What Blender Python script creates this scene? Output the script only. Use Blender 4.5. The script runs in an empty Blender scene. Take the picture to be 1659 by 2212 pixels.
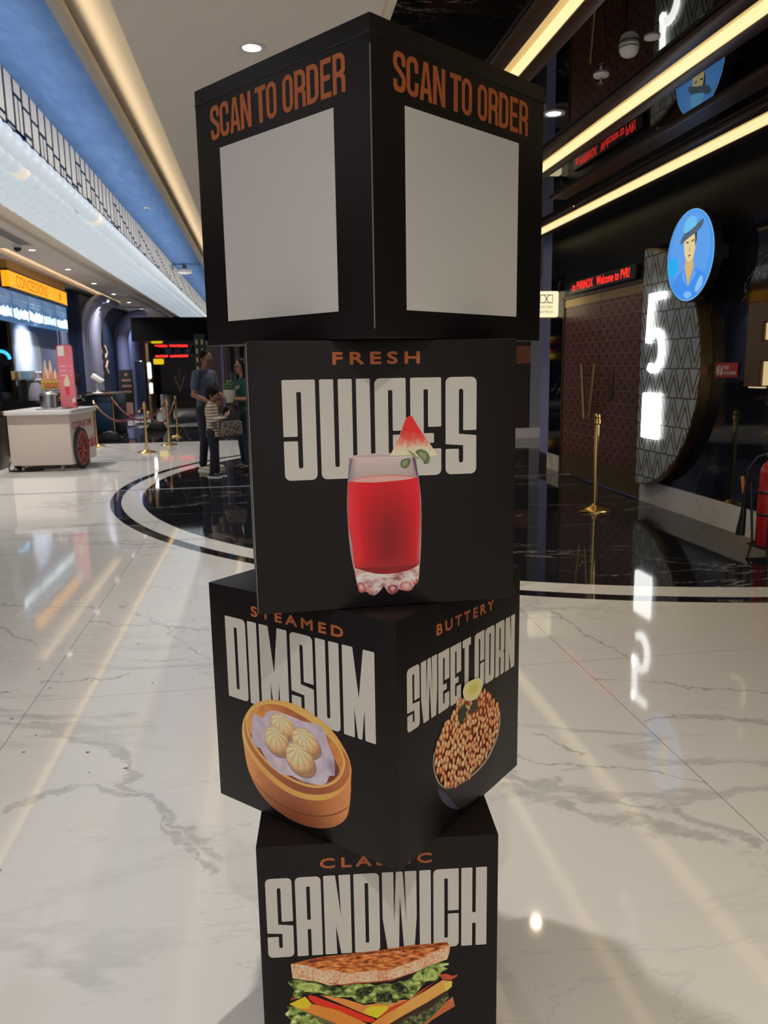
import bpy, bmesh, math, random
from math import sin, cos, pi, radians, sqrt, atan2
from mathutils import Vector, Matrix
from mathutils.geometry import tessellate_polygon
from mathutils import noise as nz_
random.seed(7)
SC = bpy.context.scene
COL = SC.collection

# ------------------------------------------------------------------ camera
EYE = 1.45657
PITCH, ROLL, YAW, FOC = 0.1817063, -0.0159576, -0.1470309, 1693.25
_f = Vector((0, cos(PITCH), -sin(PITCH))); _r = Vector((1, 0, 0)); _d = _f.cross(_r)
_c, _s = cos(ROLL), sin(ROLL)
_r2 = _c * _r - _s * _d; _d2 = _s * _r + _c * _d
def _room(v):
    return Vector((cos(YAW) * v.x - sin(YAW) * v.y, sin(YAW) * v.x + cos(YAW) * v.y, v.z))
_r3, _d3, _f3 = _room(_r2), _room(_d2), _room(_f)
cam_data = bpy.data.cameras.new('camera')
cam = bpy.data.objects.new('camera', cam_data); COL.objects.link(cam)
cam.matrix_world = Matrix(((_r3.x, -_d3.x, -_f3.x, 0), (_r3.y, -_d3.y, -_f3.y, 0), (_r3.z, -_d3.z, -_f3.z, EYE), (0, 0, 0, 1)))
cam_data.sensor_fit = 'HORIZONTAL'; cam_data.sensor_width = 24.0
cam_data.lens = FOC / 1659 * 24.0
cam_data.clip_start = 0.05; cam_data.clip_end = 200
cam_data.dof.use_dof = True; cam_data.dof.focus_distance = 1.45; cam_data.dof.aperture_fstop = 11.0
SC.camera = cam

# ------------------------------------------------------------------ world, exposure
SC.view_settings.view_transform = 'Standard'; SC.view_settings.look = 'None'
SC.view_settings.gamma = 1.0; SC.view_settings.use_curve_mapping = False
SC.view_settings.exposure = 0.0
W = bpy.data.worlds.new('world'); SC.world = W; W.use_nodes = True
W.node_tree.nodes['Background'].inputs[0].default_value = (0.60, 0.56, 0.53, 1)
W.node_tree.nodes['Background'].inputs[1].default_value = 1.22
SC.cycles.max_bounces = 8; SC.cycles.diffuse_bounces = 3; SC.cycles.glossy_bounces = 5
SC.cycles.sample_clamp_indirect = 4.0; SC.cycles.blur_glossy = 0.0
SC.cycles.caustics_reflective = False; SC.cycles.caustics_refractive = False
SC.cycles.use_denoising = True

def lamp(name, loc, power, size=0.12, color=(1, 0.93, 0.82), rot=(0, 0, 0), shape='DISK', size_y=None, spread=None):
    l = bpy.data.lights.new(name, 'AREA'); l.shape = shape; l.size = size
    if size_y: l.size_y = size_y
    l.energy = power; l.color = color
    if spread: l.spread = radians(spread)
    o = bpy.data.objects.new(name, l); o.location = loc; o.rotation_euler = rot; COL.objects.link(o)
    return o
WARM = (1.0, 0.80, 0.55); NEUT = (1.0, 0.95, 0.88); COOL = (0.80, 0.90, 1.0)
TRAY_LIGHTS = [(0.01, -2.75 + 2.5 * k, 3.2) for k in range(9)]
SOFFIT_LIGHTS = [(-3.56, 8.77, 3.4), (-3.56, 11.27, 3.4)] + [(-3.58 - .03 * k, 13.77 + 2.5 * k, 3.4) for k in range(6)] + [(-4.34, 28.86, 3.4)]
DARK_LIGHTS = [(2.07, 0.65, 3.18), (2.07, 5.62, 3.18), (2.07, 10.6, 3.18), (3.1, 13.5, 3.18), (3.42, 8.55, 3.18), (3.42, 9.85, 3.18)]
for i, p in enumerate(TRAY_LIGHTS): lamp('downlight_lamp', (p[0], p[1], p[2] - .03), 13, .05, NEUT, spread=110)
for i, p in enumerate(SOFFIT_LIGHTS): lamp('downlight_lamp', (p[0], p[1], p[2] - .03), 34, .06, NEUT, spread=118)
for i, p in enumerate(DARK_LIGHTS): lamp('downlight_lamp', (p[0], p[1], p[2] - .03), 12 if p[0] < 3 else 30, .05, WARM, spread=110 if p[0] < 3 else 118)
# cove lighting: long strip lamps lying in the ceiling coves, shining up and sideways
lamp('cove_or_fill_lamp', (-0.865, 12, 3.215), 13, .03, WARM, (0, radians(-138), 0), 'RECTANGLE', 34, spread=94)
lamp('cove_or_fill_lamp', (-2.86, 18.5, 3.43), 36, .03, WARM, (0, radians(138), 0), 'RECTANGLE', 25, spread=94)
lamp('cove_or_fill_lamp', (-4.0, 18.0, 3.44), 14, .03, WARM, (0, radians(138), 0), 'RECTANGLE', 12, spread=94)
# strip lying on the globe board, washing the slats and the blue ceiling
lamp('cove_or_fill_lamp', (-1.93, 15.5, 3.43), 20, .04, (1, .92, .82), (0, radians(-140), 0), 'RECTANGLE', 26, spread=98)
lamp('cove_or_fill_lamp', (-0.99, 15.5, 3.26), 55, .04, (1, .94, .86), (0, radians(110), 0), 'RECTANGLE', 30, spread=80)  # added fill strip at the tray edge, made up to light the slats

# ------------------------------------------------------------------ helpers
def lin(c):
    def f(v):
        v /= 255.0
        return v / 12.92 if v <= 0.04045 else ((v + 0.055) / 1.055) ** 2.4
    return tuple(f(v) for v in c)
def alb(c, k=0.62):
    return tuple(min(.92, v / k) for v in lin(c))
def mat(name, color, rough=.5, metal=0, spec=.5, emis=None, es=0, coat=0, alpha=1, trans=0):
    m = bpy.data.materials.new(name); m.use_nodes = True
    b = m.node_tree.nodes['Principled BSDF']
    b.inputs['Base Color'].default_value = (*color[:3], 1); b.inputs['Roughness'].default_value = rough
    b.inputs['Metallic'].default_value = metal; b.inputs['Specular IOR Level'].default_value = spec
    if emis is not None:
        b.inputs['Emission Color'].default_value = (*emis[:3], 1); b.inputs['Emission Strength'].default_value = es
    b.inputs['Coat Weight'].default_value = coat
    b.inputs['Transmission Weight'].default_value = trans
    return m
def bsdf(m): return m.node_tree.nodes['Principled BSDF']
class E:
    """a socket that does arithmetic by adding math nodes"""
    def __init__(s, nt, k): s.nt = nt; s.k = k
    def op(s, o, b=None, c=None):
        n = s.nt.nodes.new('ShaderNodeMath'); n.operation = o
        for i, v in enumerate((s, b, c)):
            if v is None: continue
            if isinstance(v, E): s.nt.links.new(v.k, n.inputs[i])
            else: n.inputs[i].default_value = v
        return E(s.nt, n.outputs[0])
    def __add__(s, b): return s.op('ADD', b)
    def __sub__(s, b): return s.op('SUBTRACT', b)
    def __mul__(s, b): return s.op('MULTIPLY', b)
    def __truediv__(s, b): return s.op('DIVIDE', b)
    def lt(s, b): return s.op('LESS_THAN', b)
    def gt(s, b): return s.op('GREATER_THAN', b)
    def abs(s): return s.op('ABSOLUTE')
    def frac(s): return s.op('FRACT')
    def floor(s): return s.op('FLOOR')
    def mx(s, b): return s.op('MAXIMUM', b)
    def mn(s, b): return s.op('MINIMUM', b)
    def sstep(s, a, b):
        n = s.nt.nodes.new('ShaderNodeMapRange'); n.interpolation_type = 'SMOOTHSTEP'
        s.nt.links.new(s.k, n.inputs[0]); n.inputs[1].default_value = a; n.inputs[2].default_value = b
        return E(s.nt, n.outputs[0])
def coords(m, loc=(0, 0, 0), rot=(0, 0, 0), scale=(1, 1, 1)):
    nt = m.node_tree; t = nt.nodes.new('ShaderNodeTexCoord'); mp = nt.nodes.new('ShaderNodeMapping')
    mp.inputs['Location'].default_value = loc; mp.inputs['Rotation'].default_value = rot; mp.inputs['Scale'].default_value = scale
    nt.links.new(t.outputs['Object'], mp.inputs[0]); return mp.outputs[0]
def xyz(m):
    nt = m.node_tree; t = nt.nodes.new('ShaderNodeTexCoord'); sp = nt.nodes.new('ShaderNodeSeparateXYZ')
    nt.links.new(t.outputs['Object'], sp.inputs[0]); return [E(nt, sp.outputs[i]) for i in range(3)]
def noise(m, vec, scale, detail=4, dist=0, rough=.5):
    nt = m.node_tree; n = nt.nodes.new('ShaderNodeTexNoise'); n.inputs['Scale'].default_value = scale
    n.inputs['Detail'].default_value = detail; n.inputs['Distortion'].default_value = dist; n.inputs['Roughness'].default_value = rough
    nt.links.new(vec, n.inputs['Vector']); return E(nt, n.outputs[0])
def mixc(m, fac, a, b):
    nt = m.node_tree; n = nt.nodes.new('ShaderNodeMix'); n.data_type = 'RGBA'
    nt.links.new(fac.k, n.inputs[0])
    for i, v in ((6, a), (7, b)):
        if isinstance(v, tuple): n.inputs[i].default_value = (*v[:3], 1)
        else: nt.links.new(v, n.inputs[i])
    return n.outputs[2]
def setc(m, sock, name='Base Color'):
    m.node_tree.links.new(sock.k if isinstance(sock, E) else sock, bsdf(m).inputs[name])

class MB:
    def __init__(s): s.v = []; s.f = []
    def add(s, vs, fs):
        o = len(s.v); s.v += [tuple(p) for p in vs]; s.f += [tuple(i + o for i in f) for f in fs]; return s
    def box(s, x0, x1, y0, y1, z0, z1, M=None):
        vs = [Vector((x, y, z)) for z in (z0, z1) for y in (y0, y1) for x in (x0, x1)]
        if M is not None: vs = [M @ p for p in vs]
        return s.add(vs, [(0, 2, 3, 1), (4, 5, 7, 6), (0, 1, 5, 4), (1, 3, 7, 5), (3, 2, 6, 7), (2, 0, 4, 6)])
    def tube(s, path, r, n=10, cap=True, flat=None):
        path = [Vector(p) for p in path]; rs = r if isinstance(r, (list, tuple)) else [r] * len(path)
        vs = []; up = None
        for i, p in enumerate(path):
            t = (path[min(i + 1, len(path) - 1)] - path[max(i - 1, 0)]).normalized()
            if up is None: up = Vector((0, 0, 1)) if abs(t.z) < .9 else Vector((1, 0, 0))
            a = t.cross(up).normalized(); b = a.cross(t).normalized(); up = b
            for k in range(n):
                an = 2 * pi * k / n
                vs.append(p + a * cos(an) * rs[i] + b * sin(an) * rs[i] * (flat or 1))
        fs = []
        for i in range(len(path) - 1):
            for k in range(n):
                fs.append((i * n + k, i * n + (k + 1) % n, (i + 1) * n + (k + 1) % n, (i + 1) * n + k))
        if cap: fs += [tuple(range(n - 1, -1, -1)), tuple((len(path) - 1) * n + k for k in range(n))]
        return s.add(vs, fs)
    def lathe(s, prof, n=20, M=None, scale=(1, 1)):
        # open ends stay open, ends on the axis close by themselves
        vs = []; fs = []
        for r, z in prof:
            for k in range(n):
                a = 2 * pi * k / n; p = Vector((r * cos(a) * scale[0], r * sin(a) * scale[1], z)); vs.append(M @ p if M else p)
        for i in range(len(prof) - 1):
            for k in range(n):
                fs.append((i * n + k, i * n + (k + 1) % n, (i + 1) * n + (k + 1) % n, (i + 1) * n + k))
        return s.add(vs, fs)
    def ball(s, c, r, n=16, m=10, M=None):
        r = (r, r, r) if not isinstance(r, (tuple, list)) else r
        vs = []; fs = []
        for i in range(m + 1):
            t = pi * i / m
            for k in range(n):
                a = 2 * pi * k / n
                p = Vector((r[0] * sin(t) * cos(a), r[1] * sin(t) * sin(a), -r[2] * cos(t)))
                if M: p = M @ p
                vs.append(Vector(c) + p)
        for i in range(m):
            for k in range(n): fs.append((i * n + k, i * n + (k + 1) % n, (i + 1) * n + (k + 1) % n, (i + 1) * n + k))
        return s.add(vs, fs)
    def capsule(s, a, b, ra, rb, n=14):
        a, b = Vector(a), Vector(b); d = b - a; L = d.length or 1e-5; z = d / L
        x = z.orthogonal().normalized(); y = z.cross(x); M = Matrix((x, y, z)).transposed()
        prof = [(max(1e-4, ra * cos(t)), ra * sin(t)) for t in [-pi / 2 * k / 5 for k in range(5, -1, -1)]]
        prof += [(max(1e-4, rb * cos(t)), L + rb * sin(t)) for t in [pi / 2 * k / 5 for k in range(6)]]
        vs = []; fs = []
        for r, h in prof:
            for k in range(n):
                an = 2 * pi * k / n; vs.append(a + M @ Vector((r * cos(an), r * sin(an), h)))
        for i in range(len(prof) - 1):
            for k in range(n): fs.append((i * n + k, i * n + (k + 1) % n, (i + 1) * n + (k + 1) % n, (i + 1) * n + k))
        fs += [tuple(range(n - 1, -1, -1)), tuple((len(prof) - 1) * n + k for k in range(n))]
        return s.add(vs, fs)
    def prism(s, poly, M, d):
        """closed 2D outline (x, y) extruded by d along local z, mapped by M"""
        n = len(poly); vs = [M @ Vector((x, y, 0)) for x, y in poly] + [M @ Vector((x, y, d)) for x, y in poly]
        tris = tessellate_polygon([[Vector((x, y, 0)) for x, y in poly]])
        fs = [tuple(reversed(t)) for t in tris] + [tuple(i + n for i in t) for t in tris]
        fs += [(i, (i + 1) % n, (i + 1) % n + n, i + n) for i in range(n)]
        return s.add(vs, fs)
    def ribbon(s, pts, w, M, d):
        """2D polyline thickened to width w, extruded by d"""
        L = []; R = []
        for i, p in enumerate(pts):
            p = Vector(p); a = Vector(pts[max(i - 1, 0)]); b = Vector(pts[min(i + 1, len(pts) - 1)])
            t1 = (p - a).normalized() if i else (b - p).normalized(); t2 = (b - p).normalized() if i < len(pts) - 1 else t1
            t = (t1 + t2).normalized(); n = Vector((-t.y, t.x)); k = 1 / max(.4, n.dot(Vector((-t1.y, t1.x))))
            L.append(p + n * w / 2 * k); R.append(p - n * w / 2 * k)
        for i in range(len(pts) - 1):
            q = [L[i], R[i], R[i + 1], L[i + 1]]
            vs = [M @ Vector((*c, 0)) for c in q] + [M @ Vector((*c, d)) for c in q]
            s.add(vs, [(0, 3, 2, 1), (4, 5, 6, 7), (0, 1, 5, 4), (1, 2, 6, 5), (2, 3, 7, 6), (3, 0, 4, 7)])
        return s
def frame(o, u, v):
    u = Vector(u).normalized(); v = Vector(v).normalized(); n = u.cross(v)
    return Matrix(((u.x, v.x, n.x, o[0]), (u.y, v.y, n.y, o[1]), (u.z, v.z, n.z, o[2]), (0, 0, 0, 1)))
def finish(me, smooth=True, fixn=True):
    if fixn:
        bm = bmesh.new(); bm.from_mesh(me); bmesh.ops.recalc_face_normals(bm, faces=bm.faces[:]); bm.to_mesh(me); bm.free()
    if smooth:
        me.polygons.foreach_set('use_smooth', [True] * len(me.polygons)); me.set_sharp_from_angle(angle=radians(38))
def obj(name, mb, m, parent=None, smooth=True, bevel=0, seg=2, loc=None, rz=0):
    me = bpy.data.meshes.new(name); me.from_pydata(mb.v, [], mb.f); me.update()
    if bevel:
        bm = bmesh.new(); bm.from_mesh(me); bmesh.ops.recalc_face_normals(bm, faces=bm.faces[:])
        ed = [e for e in bm.edges if len(e.link_faces) == 2 and e.calc_face_angle(0) > .6]
        bmesh.ops.bevel(bm, geom=ed, offset=bevel, segments=seg, affect='EDGES', profile=.5); bm.to_mesh(me); bm.free()
    finish(me, smooth); me.materials.append(m)
    o = bpy.data.objects.new(name, me); COL.objects.link(o)
    if parent: o.parent = parent
    if loc: o.location = loc
    if rz: o.rotation_euler = (0, 0, rz)
    return o
def tag(o, label, cat, group=None, kind=None):
    o['label'] = label; o['category'] = cat
    if group: o['group'] = group
    if kind: o['kind'] = kind
    return o
def struct(name, mb, m, parent=None, **k):
    o = obj(name, mb, m, parent, **k)
    if not parent: o['kind'] = 'structure'
    return o
def thing(name, label, cat, loc=(0, 0, 0), rz=0, group=None):
    o = bpy.data.objects.new(name, None); o.empty_display_size = .1; COL.objects.link(o); o.location = loc; o.rotation_euler = (0, 0, rz)
    return tag(o, label, cat, group)
def dup(root, loc, rz=None, label=None):
    r = root.copy(); COL.objects.link(r); r.location = loc
    if rz is not None: r.rotation_euler = (0, 0, rz)
    if label: r['label'] = label
    for ch in list(root.children):
        c = ch.copy(); COL.objects.link(c); c.parent = r
        for g in list(ch.children):
            d = g.copy(); COL.objects.link(d); d.parent = c
    return r
def text(name, body, M, w, h, m, parent, spacing=1.0, bold=0.0, extrude=0.0, align=None):
    c = bpy.data.curves.new('t', 'FONT'); c.body = body; c.space_character = spacing; c.resolution_u = 3
    t = bpy.data.objects.new('t', c); COL.objects.link(t); dg = bpy.context.evaluated_depsgraph_get(); dg.update()
    me = bpy.data.meshes.new_from_object(t.evaluated_get(dg)); bpy.data.objects.remove(t); bpy.data.curves.remove(c)
    xs = [v.co.x for v in me.vertices]; ys = [v.co.y for v in me.vertices]
    x0, x1, y0, y1 = min(xs), max(xs), min(ys), max(ys)
    mb = MB(); fs0 = [tuple(p.vertices) for p in me.polygons]; base_ = [((v.co.x - x0) / (x1 - x0), (v.co.y - y0) / (y1 - y0)) for v in me.vertices]
    b = bold * h * 1.1; vs = []; fs = []; lay = 0
    for dx, dy in ([(b * cos(pi * q / 4), b * sin(pi * q / 4)) for q in range(8)] if bold > 0 else [(0, 0)]):
        o = len(vs); lay += 2e-5; vs += [(b + x * (w - 2 * b) + dx, b + y * (h - 2 * b) + dy, lay) for x, y in base_]; fs += [tuple(i + o for i in f) for f in fs0]
    if extrude:
        n = len(vs); mb.add([M @ Vector(p) for p in vs] + [M @ Vector((p[0], p[1], p[2] + extrude)) for p in vs], [])
        mb.f += [tuple(reversed(f)) for f in fs] + [tuple(i + n for i in f) for f in fs]
        cnt = {}
        for f in fs:
            for i in range(len(f)): cnt[(f[i], f[(i + 1) % len(f)])] = 1
        mb.f += [(a, b, b + n, a + n) for a, b in cnt if (b, a) not in cnt]
    else: mb.add([M @ Vector(p) for p in vs], fs)
    me2 = bpy.data.meshes.new(name); me2.from_pydata(mb.v, [], mb.f); me2.update(); me2.materials.append(m)
    bpy.data.meshes.remove(me)
    o = bpy.data.objects.new(name, me2); COL.objects.link(o); o.parent = parent
    return o
def rounded(pts, n=5):
    """pts: (x, y, radius) -> outline with rounded corners"""
    out = []; N = len(pts)
    for i, (x, y, r) in enumerate(pts):
        p = Vector((x, y)); a = Vector(pts[i - 1][:2]); b = Vector(pts[(i + 1) % N][:2])
        da = a - p; db = b - p
        if r <= 0: out.append((x, y)); continue
        u, w = da.normalized(), db.normalized(); ang = u.angle(w, pi)
        if ang > pi - .03: out.append((x, y)); continue
        t = min(r / math.tan(ang / 2), da.length * .49, db.length * .49); r2 = t * math.tan(ang / 2)
        c = p + (u + w).normalized() * (r2 / sin(ang / 2))
        s, e = p + u * t - c, p + w * t - c
        a0 = atan2(s.y, s.x); a1 = atan2(e.y, e.x); da_ = (a1 - a0 + pi) % (2 * pi) - pi
        for k in range(n + 1):
            an = a0 + da_ * k / n; out.append((c.x + r2 * cos(an), c.y + r2 * sin(an)))
    return out
def rrect(x0, x1, y0, y1, r, n=5): return rounded([(x0, y0, r), (x1, y0, r), (x1, y1, r), (x0, y1, r)], n)
def circ(cx, cy, r, n=32, ry=None): return [(cx + r * cos(2 * pi * k / n), cy + (ry or r) * sin(2 * pi * k / n)) for k in range(n)]

class Print:
    """a flat printed picture: coloured outlines in mm, stacked in hair-thin ink layers"""
    def __init__(s, k=0.62): s.v = []; s.f = []; s.c = []; s.L = 0; s.k = k
    def poly(s, loops, col, jump=1):
        if not isinstance(loops[0][0], (tuple, list)): loops = [loops]
        s.L += jump; o = len(s.v); flat = [p for l in loops for p in l]
        tris = tessellate_polygon([[Vector((x, y, 0)) for x, y in l] for l in loops])
        s.v += [(x, y, s.L) for x, y in flat]; s.c += [alb(col, s.k)] * len(flat); s.f += [tuple(i + o for i in t) for t in tris]
    def patch(s, left, right, cols, fn, jump=1):
        """ruled surface between two outlines, coloured by fn(s, t)"""
        s.L += jump; o = len(s.v); n = len(left)
        for i in range(n):
            for j in range(cols + 1):
                q = j / cols; s.v.append((left[i][0] * (1 - q) + right[i][0] * q, left[i][1] * (1 - q) + right[i][1] * q, s.L)); s.c.append(alb(fn(q, i / (n - 1)), s.k))
        for i in range(n - 1):
            for j in range(cols):
                a = o + i * (cols + 1) + j; s.f.append((a, a + 1, a + cols + 2, a + cols + 1))
    def grid(s, poly, cell, fn, jump=1):
        """fine mesh filling an outline, coloured point by point like a photograph"""
        s.L += jump; x0 = min(p[0] for p in poly); x1 = max(p[0] for p in poly); y0 = min(p[1] for p in poly); y1 = max(p[1] for p in poly)
        nx, ny = int((x1 - x0) / cell) + 2, int((y1 - y0) / cell) + 2; ids = {}
        for j in range(ny):
            y = y0 + (j - .5) * cell; xs = []
            for i in range(len(poly)):
                (xa, ya), (xb, yb) = poly[i - 1], poly[i]
                if (ya > y) != (yb > y): xs.append(xa + (xb - xa) * (y - ya) / (yb - ya))
            xs.sort()
            for i in range(nx):
                x = x0 + (i - .5) * cell
                if sum(q < x for q in xs) % 2:
                    ids[i, j] = len(s.v); s.v.append((x, y, s.L)); s.c.append(alb(fn(x, y), s.k))
        for (i, j), k in ids.items():
            q = (ids.get((i + 1, j)), ids.get((i + 1, j + 1)), ids.get((i, j + 1)))
            if None not in q: s.f.append((k, *q))
    def radial(s, loop, c, cols, jump=1, rings=(0, .45, .8, 1)):
        s.L += jump; o = len(s.v); n = len(loop)
        for q, col in zip(rings, cols):
            for x, y in loop: s.v.append((c[0] + (x - c[0]) * q, c[1] + (y - c[1]) * q, s.L)); s.c.append(alb(col, s.k))
        for i in range(len(rings) - 1):
            for j in range(n):
                a, b = o + i * n + j, o + i * n + (j + 1) % n; s.f.append((a, b, b + n, a + n) if i else (a, b + n, a + n))
    def build(s, name, M, m, parent, step=3e-5, base=4e-4):
        me = bpy.data.meshes.new(name)
        me.from_pydata([M @ Vector((x / 1000, y / 1000, base + z * step)) for x, y, z in s.v], [], s.f); me.update()
        at = me.color_attributes.new('Col', 'FLOAT_COLOR', 'POINT')
        at.data.foreach_set('color', [q for c in s.c for q in (*c, 1.0)])
        me.materials.append(m); o = bpy.data.objects.new(name, me); COL.objects.link(o); o.parent = parent
        return o
def resample(l, n):
    L = [0]
    for a, b in zip(l, l[1:]): L.append(L[-1] + math.dist(a, b))
    out = []
    for i in range(n):
        t = L[-1] * i / (n - 1); k = max(j for j in range(len(L)) if L[j] <= t + 1e-9); k = min(k, len(l) - 2)
        q = (t - L[k]) / (L[k + 1] - L[k]); out.append((l[k][0] * (1 - q) + l[k + 1][0] * q, l[k][1] * (1 - q) + l[k + 1][1] * q))
    return out
def fbm(x, y, sc, seed=0, o=4):
    return nz_.fractal(Vector((x * sc + seed * 7.3, y * sc - seed * 3.1, seed)), 1.0, 2.1, o)
def ramp(t, *st):
    t = max(0, min(.9999, t)) * (len(st) - 1); i = int(t); return lerp(st[i], st[i + 1], t - i)
def lerp(a, b, t): t = max(0, min(1, t)); return tuple(x * (1 - t) + y * t for x, y in zip(a, b))
def smooth_loop(l, it=1):
    for _ in range(it):
        out = []
        for i in range(len(l)):
            a, b = l[i], l[(i + 1) % len(l)]
            out += [(a[0] * .75 + b[0] * .25, a[1] * .75 + b[1] * .25), (a[0] * .25 + b[0] * .75, a[1] * .25 + b[1] * .75)]
        l = out
    return l

# ------------------------------------------------------------------ materials
M_print = mat('printed_ink', (1, 1, 1), .45, 0, .3)
_a = M_print.node_tree.nodes.new('ShaderNodeVertexColor'); _a.layer_name = 'Col'; setc(M_print, _a.outputs[0])
M_backlit = mat('backlit_print', (0, 0, 0), .3, 0, .3)
_a = M_backlit.node_tree.nodes.new('ShaderNodeVertexColor'); _a.layer_name = 'Col'; setc(M_backlit, _a.outputs[0], 'Emission Color')
bsdf(M_backlit).inputs['Emission Strength'].default_value = 1.0

VEINS = [(-1.044,3.272,-0.852,3.163,14),(-0.852,3.163,-0.651,2.967,14),(-0.651,2.967,-0.508,2.712,14),(-0.508,2.712,-0.399,2.481,12),(-0.399,2.481,-0.21,2.127,12),(-0.935,2.562,-0.804,2.685,16),(-0.804,2.685,-0.625,2.733,16),(-0.625,2.733,-0.445,2.606,16),(-0.445,2.606,-0.188,2.213,16),(0.798,2.55,0.93,2.453,22),(0.93,2.453,1.104,2.3,22),(1.104,2.3,1.291,2.154,18),(1.291,2.154,1.46,1.972,18),(0.887,2.632,1.171,2.527,5),(1.171,2.527,1.49,2.353,5),(0.781,2.464,1.038,2.226,22),(1.038,2.226,1.324,1.996,22),(1.692,2.868,1.983,2.739,16),(1.509,2.835,1.685,2.856,7),(-1.742,5.175,-1.097,4.954,6),(-1.093,4.665,-0.375,4.379,9),(-1.092,3.747,-0.737,3.797,7),(-2.401,7.307,-1.123,6.812,4),(1.65,4.341,1.748,3.553,7),(1.496,3.313,2.16,2.998,6),(-1.589,4.678,-1.308,4.307,8),(-0.977,5.071,-0.346,3.944,4),(1.0,2.802,1.119,2.663,7),(2.3,5.981,3.216,5.452,4),(-1.269,3.643,-1.172,3.734,5),(-0.703,4.014,-0.341,3.878,5)]
def marble_white(name, floor=False):
    m = mat(name, (.8, .8, .8), .09, 0, .5)
    v = coords(m, (3, 1, 0), (0, 0, .35), (.55, 1.5, 1))
    n1 = noise(m, v, .55, 7, .9, .62); r1 = (n1 - .5).abs()
    v2 = coords(m, (9, 4, 2), (0, 0, -.25), (.5, 1.3, 1))
    n2 = noise(m, v2, 1.1, 8, 1.4, .6); r2 = (n2 - .5).abs()
    msk = noise(m, coords(m, (1, 7, 0)), .45, 3, 0).sstep(.42, .66)
    msk2 = noise(m, coords(m, (5, 2, 0)), .7, 3, 0).sstep(.45, .7)
    thick = (r1.sstep(.030, .0)) * msk * .55; thin = r1.sstep(.006, .0) * .45; fine = r2.sstep(.006, .0) * msk2 * .5
    vein = thick.mx(thin * msk.mx(.35)).mx(fine)
    if floor:
        nt = m.node_tree
        def vm(o, a, b=None):
            n = nt.nodes.new('ShaderNodeVectorMath'); n.operation = o
            for i, q in enumerate((a, b)):
                if q is None: continue
                if isinstance(q, E): nt.links.new(q.k, n.inputs['Scale'])
                elif isinstance(q, tuple): n.inputs[i].default_value = q
                else: nt.links.new(q, n.inputs[i])
            return n
        base = coords(m); nz = nt.nodes.new('ShaderNodeTexNoise'); nz.inputs['Scale'].default_value = 4.2; nz.inputs['Detail'].default_value = 5
        nz.inputs['Roughness'].default_value = .6; nt.links.new(base, nz.inputs['Vector'])
        dsp = vm('MULTIPLY', vm('SUBTRACT', nz.outputs['Color'], (.5, .5, .5)).outputs[0], (.30, .30, 0)).outputs[0]
        p = vm('ADD', base, dsp).outputs[0]
        wob = noise(m, coords(m, (8, 1, 0)), 9, 4, 0, .6).sstep(.25, .75) * 1.3 + .25
        fray = noise(m, coords(m, (3, 6, 0), (0, 0, .5), (1, 2.4, 1)), 14, 5, .6, .6).sstep(.30, .58)
        tot = None
        for x0, y0, x1, y1, wd in VEINS:
            pa = vm('SUBTRACT', p, (x0, y0, 0)).outputs[0]; bx, by = x1 - x0, y1 - y0; bb = bx * bx + by * by
            h = E(nt, vm('DOT_PRODUCT', pa, (bx / bb, by / bb, 0)).outputs['Value']).mx(0.0).mn(1.0)
            q = vm('SCALE', (bx, by, 0), h).outputs[0]
            d = E(nt, vm('LENGTH', vm('SUBTRACT', pa, q).outputs[0]).outputs['Value']) / (wob * (wd * .0021))
            k = d.sstep(1.0, .35) * (.62 if wd < 9 else .50); tot = k if tot is None else tot.mx(k)
        vein = vein.mx(tot * (fray * .6 + .4))
    c = mixc(m, vein, (.78, .765, .74), (.33, .32, .315))
    if floor:
        x, y, z = xyz(m)
        jx = (((x + 1.09) / 2.57 + .5).frac() - .5).abs() * 2.57
        off = (x + 1.09).lt(0) * 1.1
        jy = (((y + off - 3.535) / 2.515 + .5).frac() - .5).abs() * 2.515
        j = jx.lt(.0025).mx(jy.lt(.0018)) * .6
        c = mixc(m, j, c, (.16, .155, .15))
        # black marble disc in front of the screen door, with its two rings, and the black cross band
        dx = x - 4.10; dy = y - 10.104; r = (dx * dx + dy * dy).op('SQRT')
        blk = r.lt(5.62).mx(r.lt(5.966) * r.gt(5.845)).mx((y.gt(16.9) * y.lt(21.6)))
        b = noise(m, coords(m, (4, 4, 0), (0, 0, .15), (.45, 1.5, 1)), .9, 8, 1.2, .62); rb = (b - .5).abs()
        mk = noise(m, coords(m, (2, 2, 0)), .8, 3).sstep(.42, .62)
        vb = (rb.sstep(.008, 0)) * mk * .75
        bc = mixc(m, vb, (.012, .012, .016), (.55, .53, .5))
        c = mixc(m, blk, c, bc)
        ro = blk * -.01 + .05
        m.node_tree.links.new(ro.k, bsdf(m).inputs['Roughness'])
    setc(m, c); return m
M_floor = marble_white('floor_marble', True)
M_skirt = marble_white('skirting_marble')
def marble_black(name, rot):
    m = mat(name, (.01, .01, .014), .05, 0, .32)
    b = noise(m, coords(m, (1, 2, 5), rot, (1, .8, .8)), .8, 7, 1.0, .55); rb = (b - .5).abs()
    mk = noise(m, coords(m, (7, 2, 1)), .9, 2).sstep(.5, .66)
    setc(m, mixc(m, rb.sstep(.005, 0) * mk * .7, (.008, .009, .016), (.42, .42, .44))); return m
M_black_marble = marble_black('black_marble', (.6, .3, .2))
M_mirror = mat('black_mirror_panel', (.16, .155, .15), .015, 1.0, .5)
M_ceil = mat('ceiling_paint', (.82, .76, .70), .8)
M_ceil2 = mat('soffit_paint', (.76, .69, .62), .8)
M_cove = mat('cove_paint', (.80, .72, .58), .7)
M_blue = mat('blue_ceiling_paint', (.10, .19, .42), .7)
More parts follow.
